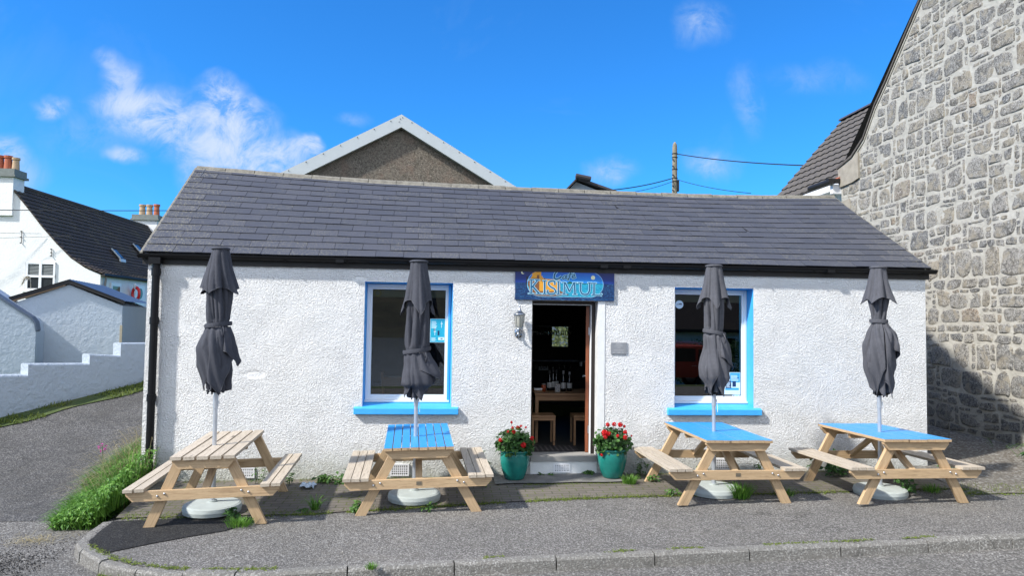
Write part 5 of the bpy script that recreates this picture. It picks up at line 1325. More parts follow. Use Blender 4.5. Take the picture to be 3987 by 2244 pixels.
# individual stones, laid in uneven courses
mb = MB(); r = random.Random(42)
def clip(poly, nx, nz, d):
    out = []
    for i, p in enumerate(poly):
        q = poly[(i+1) % len(poly)]; fp = p[0]*nx+p[1]*nz-d; fq = q[0]*nx+q[1]*nz-d
        if fp <= 0: out.append(p)
        if (fp < 0 < fq) or (fq < 0 < fp):
            t = fp/(fp-fq); out.append((p[0]+(q[0]-p[0])*t, p[1]+(q[1]-p[1])*t))
    return out
def stone(y0, y1, za0, za1, zb0, zb1):
    """one block between two heights at each end, its corners knocked off"""
    w, h = y1-y0, ((zb0-za0)+(zb1-za1))/2
    if w < .035 or h < .03: return
    big = w*h > .03; j = min(.035, .14*min(w, h)); gp = min(.017 if big else .010, .2*min(w, h)); u = lambda: r.uniform(-j, j)
    P_ = [(y0+gp+u()*.6, za0+gp+u()*.6), (lerp(y0, y1, r.uniform(.35, .65)), lerp(za0, za1, .5)+gp+u()), (y1-gp+u()*.6, za1+gp+u()*.6), (y1-gp+u(), lerp(za1, zb1, r.uniform(.35, .65))),
          (y1-gp+u()*.6, zb1-gp+u()*.6), (lerp(y0, y1, r.uniform(.35, .65)), lerp(zb0, zb1, .5)-gp+u()), (y0+gp+u()*.6, zb0-gp+u()*.6), (y0+gp+u(), lerp(za0, zb0, r.uniform(.35, .65)))]
    for k in (0, 2, 4, 6):          # knock some corners off
        if r.random() < .35: 
            c = P_[k]; m = ((P_[k-1][0]+P_[(k+1) % 8][0])/2, (P_[k-1][1]+P_[(k+1) % 8][1])/2); P_[k] = (lerp(c[0], m[0], .4), lerp(c[1], m[1], .4))
    if max(p[1] for p in P_) > gtop(y0)-.06 or max(p[1] for p in P_) > gtop(y1)-.06:
        for (a, b), (c, d) in zip(pr0, pr0[1:]):
            if a-.5 < (y0+y1)/2 < c+.5:
                nx, nz = -(d-b), (c-a); L = math.hypot(nx, nz); nx, nz = nx/L, nz/L; P_ = clip(P_, nx, nz, a*nx+b*nz-.06)
                if len(P_) < 3: return
    ar = abs(sum(P_[k][0]*P_[(k+1) % len(P_)][1]-P_[(k+1) % len(P_)][0]*P_[k][1] for k in range(len(P_))))/2
    if ar < .0009: return
    for it in range(2):
        Q = []
        for k in range(len(P_)):
            a, b = P_[k], P_[(k+1) % len(P_)]; f_ = .13
            Q += [(lerp(a[0], b[0], f_), lerp(a[1], b[1], f_)), (lerp(a[0], b[0], 1-f_), lerp(a[1], b[1], 1-f_))]
        P_ = Q
    cy_ = sum(p[0] for p in P_)/len(P_); cz2 = sum(p[1] for p in P_)/len(P_); n = len(P_); sd = r.random()*50
    out = r.uniform(.004, .014) if big else r.uniform(.003, .009)
    tilt = (r.uniform(-.05, .05), r.uniform(-.05, .05)); vs = []
    for k, dp in ((1., -.004), (.94, out*.7), (.78, out), (.4, out*1.05)):
        for (a, b) in P_:
            wob = 1+.05*mnoise.noise(Vector((a*14, b*14, sd)))
            yy_, zz_ = (a-cy_)*k*wob, (b-cz2)*k*wob
            vs.append((GX-dp-(yy_*tilt[0]+zz_*tilt[1] if k < 1 else 0)-(.010*mnoise.noise(Vector((yy_*13+sd, zz_*13, k*3))) if k < 1 else 0), cy_+yy_, cz2+zz_))
    vs.append((GX-out, cy_, cz2))
    mb.add(vs, [(a*n+k, (a+1)*n+k, (a+1)*n+(k+1) % n, a*n+(k+1) % n) for a in range(3) for k in range(n)]+[(3*n+k, 4*n, 3*n+(k+1) % n) for k in range(n)], r.random())
def bed(row, y): return .055*mnoise.noise(Vector((y*.8, row*3.7, 1)))+.03*mnoise.noise(Vector((y*2.6, row*1.3, 9)))
def cellq(y0, y1, fa, fb):      # maybe broken up into smaller stones
    w = y1-y0; h = fb(y0)-fa(y0); q = r.random()
    if q < .16 and h > .22:     # two stones one above the other
        k = r.uniform(.35, .65); m = lambda y: lerp(fa(y), fb(y), k)
        stone(y0, y1, fa(y0), fa(y1), m(y0), m(y1)); 
        if r.random() < .5: c = lerp(y0, y1, r.uniform(.35, .65)); stone(y0, c, m(y0), m(c), fb(y0), fb(c)); stone(c, y1, m(c), m(y1), fb(c), fb(y1))
        else: stone(y0, y1, m(y0), m(y1), fb(y0), fb(y1))
    elif q < .55 and h > .2:    # thin pinning stones over the block
        k = 1-r.uniform(.055, .085)/h; m = lambda y: lerp(fa(y), fb(y), k); stone(y0, y1, fa(y0), fa(y1), m(y0), m(y1))
        nn_ = max(1, int(w/r.uniform(.12, .24))); c = [y0+w*i/nn_ for i in range(nn_+1)]
        for a, b in zip(c, c[1:]):
            if r.random() < .85: stone(a, b, m(a), m(b), fb(a), fb(b))
    else: stone(y0, y1, fa(y0), fa(y1), fb(y0), fb(y1))
z = -.1; row = 0
while z < 10.4:
    hh = r.uniform(.25, .47) if r.random() < .70 else r.uniform(.13, .2)
    fa = (lambda z_, rw: (lambda y: z_+bed(rw, y)))(z, row); fb = (lambda z_, rw: (lambda y: z_+bed(rw, y)))(z+hh, row+1)
    y = -.7-r.uniform(0, .3)
    while y < 5.85:
        w = r.uniform(.20, .56) if hh > .22 else r.uniform(.14, .42)
        if y+w > 5.72: w = 5.87-y
        cellq(y, y+w, fa, fb); y += w
        if hh > .22 and r.random() < .42 and y < 5.6:      # column of pinnings
            pw = r.uniform(.07, .14); k = r.choice((2, 3, 3, 4)); c = sorted([0, 1]+[ (i+r.uniform(-.2, .2))/k for i in range(1, k)])
            for a, b in zip(c, c[1:]): stone(y, y+pw, lerp(fa(y), fb(y), a), lerp(fa(y+pw), fb(y+pw), a), lerp(fa(y), fb(y), b), lerp(fa(y+pw), fb(y+pw), b))
            y += pw
    z += hh; row += 1
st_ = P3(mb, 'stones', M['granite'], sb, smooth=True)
st_['kind'] = 'stuff'
mb = MB(); # verge: thin tile edge and cement fillet
pr_ = [(-4.63, 5.49), (.43, 10.88), (.92, 10.55), (3.13, 8.03), (4.23, 6.82), (4.58, 6.47), (5.0, 5.89), (5.44, 5.60), (6.02, 5.46)]
for (a, b), (c, d) in zip(pr_, pr_[1:]):
    mb.hexa([(GX-.05, a, b+.0), (GX-.05, c, d), (GX+.1, c, d), (GX+.1, a, b), (GX-.05, a, b+.05), (GX-.05, c, d+.05), (GX+.1, c, d+.05), (GX+.1, a, b+.05)])
P3(mb, 'verge', M['tile_grey'], sb)
mb = MB()
for (a, b), (c, d) in zip(pr_, pr_[1:]): mb.hexa([(GX-.02, a, b-.05), (GX-.02, c, d-.05), (GX+.05, c, d-.05), (GX+.05, a, b-.05), (GX-.02, a, b-.002), (GX-.02, c, d-.002), (GX+.05, c, d-.002), (GX+.05, a, b-.002)])
P3(mb, 'verge_fillet', M['mortar'], sb)
mb = MB(); mb.quad((GX+.05, -4.7, 5.5), (GX+8, -4.7, 5.5), (GX+8, .5, 10.9), (GX+.05, .5, 10.9)); mb.quad((GX+.05, .5, 10.9), (GX+8, .5, 10.9), (GX+8, 6.0, 5.48), (GX+.05, 6.0, 5.48))
P3(mb, 'main_roof', M['tile_grey'], sb)
mb = MB(); mb.prism([(5.41, 5.05), (5.93, 5.03), (5.97, 5.44), (5.44, 5.54), (5.19, 5.66), (5.17, 5.10)], GX-.045, GX+.02, 'yz'); mb.prism([(5.49, 4.24), (5.91, 4.21), (5.91, 4.70), (5.56, 4.73)], GX-.02, GX+.01, 'yz')
P3(mb, 'skew_block', M['slab'] if False else mat_plain('buff_concrete_block', c3(.30, .27, .22), .9, .2, 6, .006, 50), sb)
# rear wing with tiled slope facing the cafe
def tiled(name, parent, prof, y0, y1, nc, pitch, amp, m, step=.03):
    mb = MB(); L = [0]
    P = [Vector(p) for p in prof]
    for a, b in zip(P, P[1:]): L.append(L[-1]+(b-a).length)
    def at(s_):
        for i in range(len(P)-1):
            if s_ <= L[i+1]+1e-6:
                t = (s_-L[i])/(L[i+1]-L[i]); d = (P[i+1]-P[i]).normalized(); return P[i].lerp(P[i+1], t), Vector((-d.y, d.x)) if (-d.y*0+d.x) > 0 else Vector((d.y, -d.x))
    nw = max(2, int((y1-y0)/pitch*4)); dl = L[-1]/nc; rr_ = random.Random(4)
    for i in range(nc):
        mb.cur = rr_.random(); s0, s1 = i*dl, min(L[-1], (i+1)*dl)
        p0, n0 = at(s0); p1, n1 = at(s1); j0 = rr_.uniform(-.01, .01)
        n0 = n0 if n0.y > 0 else -n0; n1 = n1 if n1.y > 0 else -n1
        vs = []
        for q in range(nw+1):
            y = lerp(y0, y1, q/nw)+(j0 if q in (0, nw) else 0)
            hgt = amp*(1 if q % 4 in (1, 2) else 0)
            for p, n_, hh_ in ((p0, n0, .0), (p0, n0, step+hgt), (p1, n1, .004+hgt)):
                w_ = p+n_*hh_; vs.append((w_.x, y, w_.y))
        mb.add(vs, [(q*3+k, (q+1)*3+k, (q+1)*3+k+1, q*3+k+1) for q in range(nw) for k in range(2)]+[(0, 1, 2), (nw*3+2, nw*3+1, nw*3)])
    return P3(mb, name, m, parent)
wg = empty('rear_wing', (10.87, 7.8, 0), label='brown-grey tiled roof slope rising behind the stone gable', cat='building')
wroof = tiled('roof', wg, [(8.73, 5.25), (10.87, 7.72)], 5.95, 9.74, 12, .30, .016, M['tile_grey'], .035)
mb = MB(); mb.quad((10.87, 5.95, 7.72), (13.07, 5.95, 5.16), (13.07, 9.74, 5.16), (10.87, 9.74, 7.72)); P3(mb, 'far_slope', M['tile_grey'], wroof)
mb = MB()
for q in range(8):
    a, b = lerp(6.0, 9.8, q/8)+.005, lerp(6.0, 9.8, (q+1)/8)-.005
    vs = [(10.87+.12*math.cos(PI*k/6), y, 7.71+.09*math.sin(PI*k/6)) for y in (a, b) for k in range(7)]
    mb.add(vs, [(k, k+1, k+8, k+7) for k in range(6)]+[tuple(range(7)), tuple(range(13, 6, -1))])
P3(mb, 'ridge_tiles', mat_plain('dark_ridge_tile', c3(.05, .05, .065), .7, .3), wroof)
mb = MB(); mb.box(8.93, 12.85, 6.04, 9.63, -.2, 5.22); mb.prism([(8.93, 5.221), (12.85, 5.221), (10.87, 7.64)], 6.04, 9.63); P3(mb, 'wall', M['render'], wg)
mb = MB(); mb.box(8.41, 8.91, 5.92, 6.03, 4.90, 5.10); mb.box(8.66, 8.93, 6.03, 9.63, 5.05, 5.19); P3(mb, 'soffit_box', M['pvc'], wg)
mb = MB(); mb.tube([(8.34, 5.84, 5.16), (8.34, 6.8, 5.16)], .065, 10); mb.box(8.28, 8.66, 5.86, 5.97, 5.13, 5.22); P3(mb, 'gutter', M['softblack'], wg)
mb = MB(); mb.hexa([(8.49, 5.88, 5.22), (8.71, 5.88, 5.25), (8.71, 6.04, 5.25), (8.49, 6.04, 5.22), (8.53, 5.88, 5.26), (8.73, 5.88, 5.34), (8.73, 6.04, 5.34), (8.53, 6.04, 5.26)]); P3(mb, 'broken_tile', M['terracotta'], wroof)

# ------------------------------------------------------------------ gable with pale metal verge behind the cafe
gb = empty('gable_house', (-1.44, 10.0, 1.2), label='brown harled gable with pale metal verge behind the cafe roof', cat='building')
A = R(7)
def GP(u, w, z): return (-1.44+u*math.cos(A)-w*math.sin(A), 10.0+u*math.sin(A)+w*math.cos(A), z)
mb = MB()
def gpoly(mb, pts, w0, w1):
    n = len(pts); vs = [GP(u, w0, z) for u, z in pts]+[GP(u, w1, z) for u, z in pts]
    mb.add(vs, [tuple(range(n)), tuple(range(2*n-1, n-1, -1))]+[(i, i+n, (i+1) % n+n, (i+1) % n) for i in range(n)])
al, ar = .575, .565
HW = 3.7; zt = 7.40
gpoly(mb, [(-HW, .8), (HW, .8), (HW, zt-HW*ar), (0, zt), (-HW, zt-HW*al)], .06, 9)
P3(mb, 'wall', M['brownharl'], gb)
mb = MB(); T = .30
gpoly(mb, [(0, 7.46), (0, 7.46-T*1.16), (-HW-.2, 7.46-T*1.16-(HW+.2)*al), (-HW-.2, 7.46-(HW+.2)*al)], -.10, .05)
gpoly(mb, [(0, 7.455), (HW+.2, 7.455-(HW+.2)*ar), (HW+.2, 7.455-T*1.14-(HW+.2)*ar), (0, 7.455-T*1.14)], -.104, .046)
vg = P3(mb, 'verge', M['zinc'], gb)
mb = MB()
for s_, sl in ((-1, al), (1, ar)):
    for k in range(8):
        u = .28+k*.43; z0 = 7.46-u*sl-.05-(.2 if (k % 8 == 0) else .0)*0
        q = GP(s_*u, -.112, z0); mb.tube([q, GP(s_*u, -.10, z0)], .013, 8)
for k, (u, z_) in enumerate(((-.03, 7.36), (-.06, 7.28), (.03, 7.40))): mb.tube([GP(u, -.112, z_-.03), GP(u, -.10, z_-.03)], .012, 8)
P3(mb, 'screws', M['softblack'], vg)
mb = MB()
for s_, sl in ((-1, al), (1, ar)):
    vs = [GP(0, -.05, 7.475), GP(s_*(HW+.3), -.05, 7.475-(HW+.3)*sl), GP(s_*(HW+.3), 9.2, 7.475-(HW+.3)*sl), GP(0, 9.2, 7.475)]
    mb.add(vs, [(0, 1, 2, 3)])
P3(mb, 'roof', M['zinc'], gb)
# little dark roof ridge further right
dk = empty('dark_roofed_house', (4.6, 15.5, 1.3), label='dark ridge of a low roof peeping over the cafe ridge', cat='building')
mb = MB()
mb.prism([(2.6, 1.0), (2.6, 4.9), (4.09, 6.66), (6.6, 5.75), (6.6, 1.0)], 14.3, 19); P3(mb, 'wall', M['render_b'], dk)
mb = MB()
for (a, b), (c, d) in (((2.3, 4.75), (4.09, 6.70)), ((4.09, 6.70), (7.2, 5.95-.25))):
    mb.hexa([(a, 14, b), (c, 14, d), (c, 19, d), (a, 19, b), (a, 14, b+.07), (c, 14, d+.07), (c, 19, d+.07), (a, 19, b+.07)])
rf = P3(mb, 'roof', mat_plain('dark_sheet', c3(.045, .04, .042), .6, .2), dk)
mb = MB(); mb.tube([(4.02, 13.92, 6.78), (4.52, 13.96, 6.70)], .085, 10); P3(mb, 'ridge_cap', mat_plain('dark_cap', c3(.04, .036, .038), .7, .2), rf)
# ------------------------------------------------------------------ pole and wires
up = empty('utility_pole', (9.94, 22, 1.5), label='weathered wooden pole standing behind the cafe roof', cat='pole')
mb = MB(); r = random.Random(9)
ps = [(9.95, 22, z_) for z_ in (1.5, 4, 6, 7, 8, 9, 9.9, 10.05, 10.16)]; mb.tube(ps, [.15, .135, .125, .12, .118, .113, .108, .09, .03], 14)
P3(mb, 'pole', M['polewood'], up, smooth=True)
mb = MB(); mb.box(10.03, 10.13, 21.9, 22.05, 7.9, 8.4); P3(mb, 'junction_box', M['softblack'], up)
mb = MB()
for z_ in (8.35, 8.5, 8.9, 9.45, 9.62): mb.tube([(9.95+.128*math.cos(2*PI*k/12), 22+.128*math.sin(2*PI*k/12), z_) for k in range(13)], .014, 5, False)
for z_ in (7.9, 8.1, 8.6, 9.0, 9.3): mb.box(9.80, 9.86, 21.86, 21.9, z_, z_+.05)
P3(mb, 'bands', M['softblack'], up)
def wire(a, b, sag, rad, lab, n=16):
    a, b = Vector(a), Vector(b); mb = MB()
    pts = []
    for i in range(n+1):
        t = i/n; p = a.lerp(b, t); p.z -= sag*4*t*(1-t); pts.append(p)
    mb.tube(pts, rad, 6); o = mb.build('wire', M['cable']); return tag(o, lab, 'wire', 'overhead wires')
wire((10.06, 22, 9.62), (10.9, 9.5, 6.36), .12, .022, 'thick black wire from the pole to the tiled roof')
wire((9.85, 22, 8.5), (4.6, 15.5, 6.55), .12, .022, 'thicker of two wires running left from the pole down behind the ridge')
wire((9.85, 22, 8.35), (5.4, 16, 6.55), .12, .012, 'thinner lower wire running left from the pole')
wire((10.06, 22, 8.45), (9.6, 13, 6.2), .08, .012, 'thin wire from the pole sloping right behind the ridge')
wire((-9.3, 5.8, 4.025), (-4.6, 8.4, 4.56), .02, .009, 'thin black wire crossing in front of the brown tiled roof')
wire((-24, 22.5, 5.62), (-18.2, 23.9, 5.53), .1, .008, 'upper of two thin wires reaching the white gable')
wire((-24, 22.8, 5.15), (-16.9, 23.9, 5.47), .1, .008, 'lower of two thin wires reaching the white gable')

# ------------------------------------------------------------------ white house on the left
hs_ = empty('white_house', (-19.7, 31, 1.3), label='white rendered house with long brown tiled roof and chimneys', cat='building')
prof = [(-15.55, 3.80), (-16.32, 4.10), (-16.94, 4.52), (-17.57, 5.15), (-18.2, 5.86), (-18.83, 6.66), (-19.7, 7.72)]
mb = MB()
wp_ = [(-24.2, 1.0), (-15.65, 1.0), (-15.65, 3.76)]+[(a, b-.06) for a, b in prof[1:]]+[(-24.2, 2.4)]
wy = 24.0
mb.add([(a, wy, b) for a, b in wp_]+[(a, 39.5, b) for a, b in wp_], [tuple(range(len(wp_))), tuple(range(2*len(wp_)-1, len(wp_)-1, -1)), (1, 1+len(wp_), 2+len(wp_), 2)])
P3(mb, 'wall', M['render'], hs_)
hroof = tiled('roof', hs_, prof, 23.93, 39.6, 22, .33, .02, M['tile_brown'], .045)
mb = MB(); mb.quad((-19.7, 23.93, 7.72), (-24.5, 23.93, 2.3), (-24.5, 39.6, 2.3), (-19.7, 39.6, 7.72)); P3(mb, 'far_slope', M['tile_brown'], hroof)
mb = MB(); mb.tube([(-19.7, 25, 7.72), (-19.7, 32, 7.70), (-19.7, 39.6, 7.66)], .13, 8); P3(mb, 'ridge_tiles', M['tile_brown'], hroof)
def chimney(x0, x1, y0, y1, zb, zt, pots, lab=None):
    mb = MB(); mb.box(x0, x1, y0, y1, zb, zt); c_ = P3(mb, 'chimney', M['render'], hs_)
    mb = MB(); mb.box(x0-.12, x1+.12, y0-.12, y1+.12, zt, zt+.10); mb.box(x0-.06, x1+.06, y0-.06, y1+.06, zt+.101, zt+.36); P3(mb, 'chimney_cap', M['flaunch'], c_)
    for (px, py, h, m, rad) in pots:
        mb = MB(); z0 = zt+.36; mb.lathe([(rad, z0), (rad*1.02, z0+.05), (rad*.86, z0+h*.8), (rad*1.08, z0+h*.84), (rad*1.08, z0+h), (rad*.7, z0+h)], px, py, 16)
        P3(mb, 'chimney_pot', M[m], c_)
chimney(-20.9, -19.45, 23.88, 24.7, 6.3, 8.02, [(-20.3, 24.3, .66, 'terracotta', .165), (-19.95, 24.3, .66, 'terracotta', .165), (-19.62, 24.3, .58, 'buffpot', .15)])
chimney(-20.55, -19.05, 38.3, 39.3, 6.6, 8.1, [(-20.2, 38.8, .72, 'buffpot', .19), (-19.75, 38.8, .72, 'buffpot', .19), (-19.3, 38.8, .76, 'terracotta', .18)])
for y_, za in ((29.0, .46), (32.8, .50)):   # skylights
    t0 = za; pa = Vector((lerp(-16.94, -18.83, t0), lerp(4.52, 6.66, t0))); d = Vector((-.66, .75)); nn = Vector((.75, .66)); L = .78
    if y_ < 30: pa = Vector((-17.15, 4.78)); L = .70
    else: pa = Vector((-17.55, 5.20)); L = 1.0
    mb = MB(); w = .62 if y_ > 30 else .5
    def SP(s_, y, h): q = pa+d*s_+nn*h; return (q.x, y, q.y)
    mb.hexa([SP(0, y_, .0), SP(0, y_+w, .0), SP(L, y_+w, .0), SP(L, y_, .0), SP(0, y_, .13), SP(0, y_+w, .13), SP(L, y_+w, .13), SP(L, y_, .13)]); sk_ = P3(mb, 'skylight', M['softblack'], hroof)
    mb = MB(); mb.quad(SP(.07, y_+.07, .135), SP(.07, y_+w-.07, .135), SP(L-.07, y_+w-.07, .135), SP(L-.07, y_+.07, .135)); P3(mb, 'skylight_glass', simple('blue_sky_glass', c3(.06, .09, .13), .08), sk_)
    mb = MB(); mb.hexa([SP(-.14, y_-.05, .03), SP(-.14, y_+w+.05, .03), SP(0, y_+w+.05, .03), SP(0, y_-.05, .03), SP(-.14, y_-.05, .06), SP(-.14, y_+w+.05, .06), SP(0, y_+w+.05, .14), SP(0, y_-.05, .14)]); mb.hexa([SP(0, y_-.03, .1), SP(0, y_, .1), SP(L, y_, .1), SP(L, y_-.03, .1), SP(0, y_-.03, .16), SP(0, y_, .16), SP(L, y_, .16), SP(L, y_-.03, .16)]); P3(mb, 'flashing', M['zinc'], sk_)
# gable window
wx0, wx1, wz0, wz1 = -18.86, -17.56, 3.0, 4.26
mb = MB(); mb.box(wx0, wx1, 23.992, 24.03, wz0, wz1); wd = P3(mb, 'window', simple('window_shadow', c3(.55, .56, .58)), hs_)
mb = MB()
for a, b, c, d in ((wx0+.06, wx1, wz0, wz0+.09), (wx0+.06, wx1, wz1-.09, wz1), (wx0+.06, wx0+.15, wz0, wz1), (wx1-.08, wx1, wz0, wz1), ((wx0+wx1)/2-.03, (wx0+wx1)/2+.08, wz0, wz1), (wx0+.06, wx1, (wz0+wz1)/2-.05, (wz0+wz1)/2+.05)):
    mb.box(a, b, 23.95-.002*len(mb.v)/8, 23.99, c, d)
P3(mb, 'window_frame', M['pvc'], wd)
mb = MB(); mb.quad((wx0+.15, 23.982, wz0+.09), (wx1-.08, 23.982, wz0+.09), (wx1-.08, 23.982, wz1-.09), (wx0+.15, 23.982, wz1-.09)); P3(mb, 'pane', simple('dark_pane', c3(.03, .035, .04), .06), wd)
mb = MB()
for k in range(9): z_ = wz1-.16-k*.062; mb.hexa([(wx0+.16, 23.978, z_), (wx1-.09, 23.978, z_-.03), (wx1-.09, 23.981, z_-.03), (wx0+.16, 23.981, z_), (wx0+.16, 23.978, z_+.03), (wx1-.09, 23.978, z_), (wx1-.09, 23.981, z_), (wx0+.16, 23.981, z_+.03)])
P3(mb, 'blind', simple('pale_blind', c3(.28, .30, .30)), wd)
mb = MB(); mb.box(wx0-.05, wx1+.06, 23.90, 24.0, wz0-.08, wz0-.002); P3(mb, 'window_sill', M['smoothwhite'], wd)
# right wall furniture under the eave
mb = MB(); mb.box(-15.63, -15.58, 24.9, 25.9, 2.2, 3.45); wd2 = P3(mb, 'window', M['pvc'], hs_)
mb = MB(); mb.box(-15.60, -15.572, 25.05, 25.75, 2.3, 3.3); P3(mb, 'pane', simple('olive_pane', c3(.10, .10, .05), .15), wd2)
mb = MB(); mb.box(-15.64, -15.58, 27.4, 28.5, 1.2, 3.45); dd = P3(mb, 'door', M['pvc'], hs_)
mb = MB(); vs = [(-15.565, 27.95+.27*math.cos(2*PI*k/20), 3.05+.27*math.sin(2*PI*k/20)) for k in range(20)]; mb.add(vs, [tuple(range(20))]); P3(mb, 'round_pane', simple('green_pane', c3(.06, .10, .10), .2), dd)
mb = MB(); mb.tube([(-15.5, 23.95, 3.74), (-15.5, 39, 3.74)], .07, 8); P3(mb, 'gutter', M['softblack'], hs_)
mb = MB(); mb.tube([(-15.52, 24.25, 3.7), (-15.56, 24.25, 3.3), (-15.56, 24.25, 1.2)], .05, 8); P3(mb, 'downpipe', simple('brownish_pipe', c3(.22, .19, .18)), hs_)
for (x, z_, h) in ((-19.05, 5.1, .55), (-17.75, 4.55, .32)):
    mb = MB(); mb.tube([(x, 23.97, z_), (x, 23.97, z_+h)], .012, 6)
    for q in range(3): mb.tube([(x, 23.98, z_+h*q/2.2), (x-.03, 23.92, z_+h*q/2.2)], .022, 8)
    P3(mb, 'wire_bracket', M['softblack'], hs_)
# life ring
lr = empty('life_ring', (-15.3, 26.8, 3.0), R(-38)); tag(lr, 'red and white life ring hanging on the white house wall', 'life ring')
mb = MB()
for q in range(40):
    a, b = 2*PI*q/40, 2*PI*(q+1)/40; mb.m = 1 if (q % 10) in (0, 1) and 5 < q < 16 or q in (9, 10, 11) else 0
    for k in range(10):
        u, v_ = 2*PI*k/10, 2*PI*(k+1)/10
        P_ = lambda A_, B_: ((.30+.085*math.cos(B_))*math.cos(A_), .06*math.sin(B_), (.30+.085*math.cos(B_))*math.sin(A_))
        mb.quad(P_(a, u), P_(b, u), P_(b, v_), P_(a, v_))
o = mb.build('ring', [M['red'], M['white']], lr)
mb = MB(); mb.tube([(-.12, -.07, .38), (0, -.04, .50), (.12, -.07, .38)], .02, 6); mb.build('rope', M['white'], lr)

# ------------------------------------------------------------------ shed, lean-to and stepped wall along the lane
sd = empty('white_shed', (-7.93, 6.4, .9), label='small white shed with dark shallow gable roof behind the stepped wall', cat='shed')
B = R(14)
def SH(u, w, z): return (-7.93+u*math.cos(B)-w*math.sin(B), 6.38+u*math.sin(B)+w*math.cos(B), z)
def shp(mb, pts, w0, w1):
    n = len(pts); vs = [SH(u, w0, z) for u, z in pts]+[SH(u, w1, z) for u, z in pts]
    mb.add(vs, [tuple(range(n)), tuple(range(2*n-1, n-1, -1))]+[(i, i+n, (i+1) % n+n, (i+1) % n) for i in range(n)])
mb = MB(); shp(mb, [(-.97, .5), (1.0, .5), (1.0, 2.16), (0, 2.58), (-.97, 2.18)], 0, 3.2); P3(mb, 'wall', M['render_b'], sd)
mb = MB(); shp(mb, [(-1.04, 2.22), (0, 2.60), (1.04, 2.20), (1.04, 2.27), (0, 2.69), (-1.04, 2.30)], -.07, -.02); P3(mb, 'bargeboard', M['softblack'], sd)
mb = MB(); shp(mb, [(-1.02, 2.19), (-.06, 2.555), (-.06, 2.598), (-1.02, 2.225)], -.055, -.005); P3(mb, 'soffit_strip', simple('bare_timber', c3(.25, .16, .09)), sd)
mb = MB()
for s_, (ux, uz) in ((1, (1.06, 2.255)), (-1, (-1.06, 2.285))):
    nn_ = 28
    vs = []
    for q in range(nn_+1):
        w_ = lerp(-.08, 3.3, q/nn_); h = .012*(q % 2)
        vs += [SH(0, w_, 2.69+h), SH(ux, w_, uz+h)]
    mb.add(vs, [(q*2, q*2+1, q*2+3, q*2+2) for q in range(nn_)])
P3(mb, 'roof', M['sheet'], sd)
mb = MB(); shp(mb, [(.965, .9), (1.01, .9), (1.01, 1.75), (.965, 1.75)], -.012, .02); P3(mb, 'corner_strip', simple('stained_timber', c3(.42, .36, .26)), sd)
# left lean-to
le = empty('outbuilding', (-8.8, 5.2, .5), label='white outbuilding end with a sloping dark coping at the photo edge', cat='shed')
B2 = R(20)
def LP(u, w, z): return (-8.0+u*math.cos(B2)-w*math.sin(B2), 5.38+u*math.sin(B2)+w*math.cos(B2), z)
pts = [(-3.2, .3), (0, .3), (0, 1.62), (-.03, 1.78), (-.10, 1.88), (-.35, 2.06), (-.62, 2.26), (-3.2, 4.2)]
n_ = len(pts); mb = MB(); vs = [LP(u, 0, z) for u, z in pts]+[LP(u, 1.5, z) for u, z in pts]
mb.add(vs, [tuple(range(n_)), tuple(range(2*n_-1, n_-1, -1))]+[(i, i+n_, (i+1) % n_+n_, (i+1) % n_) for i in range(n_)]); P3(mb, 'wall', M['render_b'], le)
mb = MB()
for (a, b), (c, d) in zip(pts[2:], pts[3:]):
    mb.hexa([LP(a, -.03, b), LP(a, .4, b), LP(c, .4, d), LP(c, -.03, d), LP(a+.02, -.03, b+.035), LP(a+.02, .4, b+.035), LP(c+.02, .4, d+.035), LP(c+.02, -.03, d+.035)])
P3(mb, 'coping', simple('blue_grey_coping', c3(.10, .13, .18), .7), le)
# stepped wall
sw = empty('stepped_wall', (-6.5, 3.9, .3), label='low white rendered wall stepping up beside the lane', cat='wall')
d55 = Vector((.574, .819, 0)); nb_ = Vector((-.819, .574, 0)); o0 = Vector((-7.14, 2.94, 0)); TH = .24
def wtop(s_, zt, k): return zt
steps = [(-6, -.30, .985, .965), (-.30, .35, .985, .965), (.35+.03, 1.26, 1.15, 1.10), (1.29, 1.87, 1.275, 1.225), (1.90, 4.6, 1.46, 1.40)]
mb = MB()
segs = [(-6., .385, 1.0, .965), (.385, 1.375, 1.145, 1.105), (1.375, 1.93, 1.27, 1.225), (1.93, 5.2, 1.455, 1.40)]
for i, (a, b, za, zb_) in enumerate(segs):
    n_ = 8
    for q in range(n_):
        s0, s1 = lerp(a, b, q/n_), lerp(a, b, (q+1)/n_)
        z0, z1 = lerp(za, zb_, q/n_), lerp(za, zb_, (q+1)/n_)
        if a < 0: z0, z1 = za, lerp(za, zb_, max(0, (s1/b)))
        P_ = [o0+d55*s0, o0+d55*s1]; B_ = [p+nb_*TH for p in P_]
        prof_ = [(0, -.6), (0, -.03), (.012, -.012), (.035, 0), (TH-.03, 0), (TH, -.02), (TH, -.6)]
        vs = []
        for (p, zz) in ((P_[0], z0), (P_[1], z1)):
            for w_, dz_ in prof_:
                q_ = p+nb_*w_; vs.append((q_.x, q_.y, zz+dz_ if dz_ > -.5 else -.4))
        k_ = len(prof_)
        fs = [(j, j+1, k_+j+1, k_+j) for j in range(k_-1)]
        if q == 0: fs.append(tuple(range(k_)))
        if q == n_-1: fs.append(tuple(range(2*k_-1, k_-1, -1)))
        mb.add(vs, fs)
M['stepwall'] = mat_harling('lane_wall_render', .42, 9, .01, False)  # shaded look of the wall is put into this low, bluish colour
P3(mb, 'wall', M['stepwall'], sw)
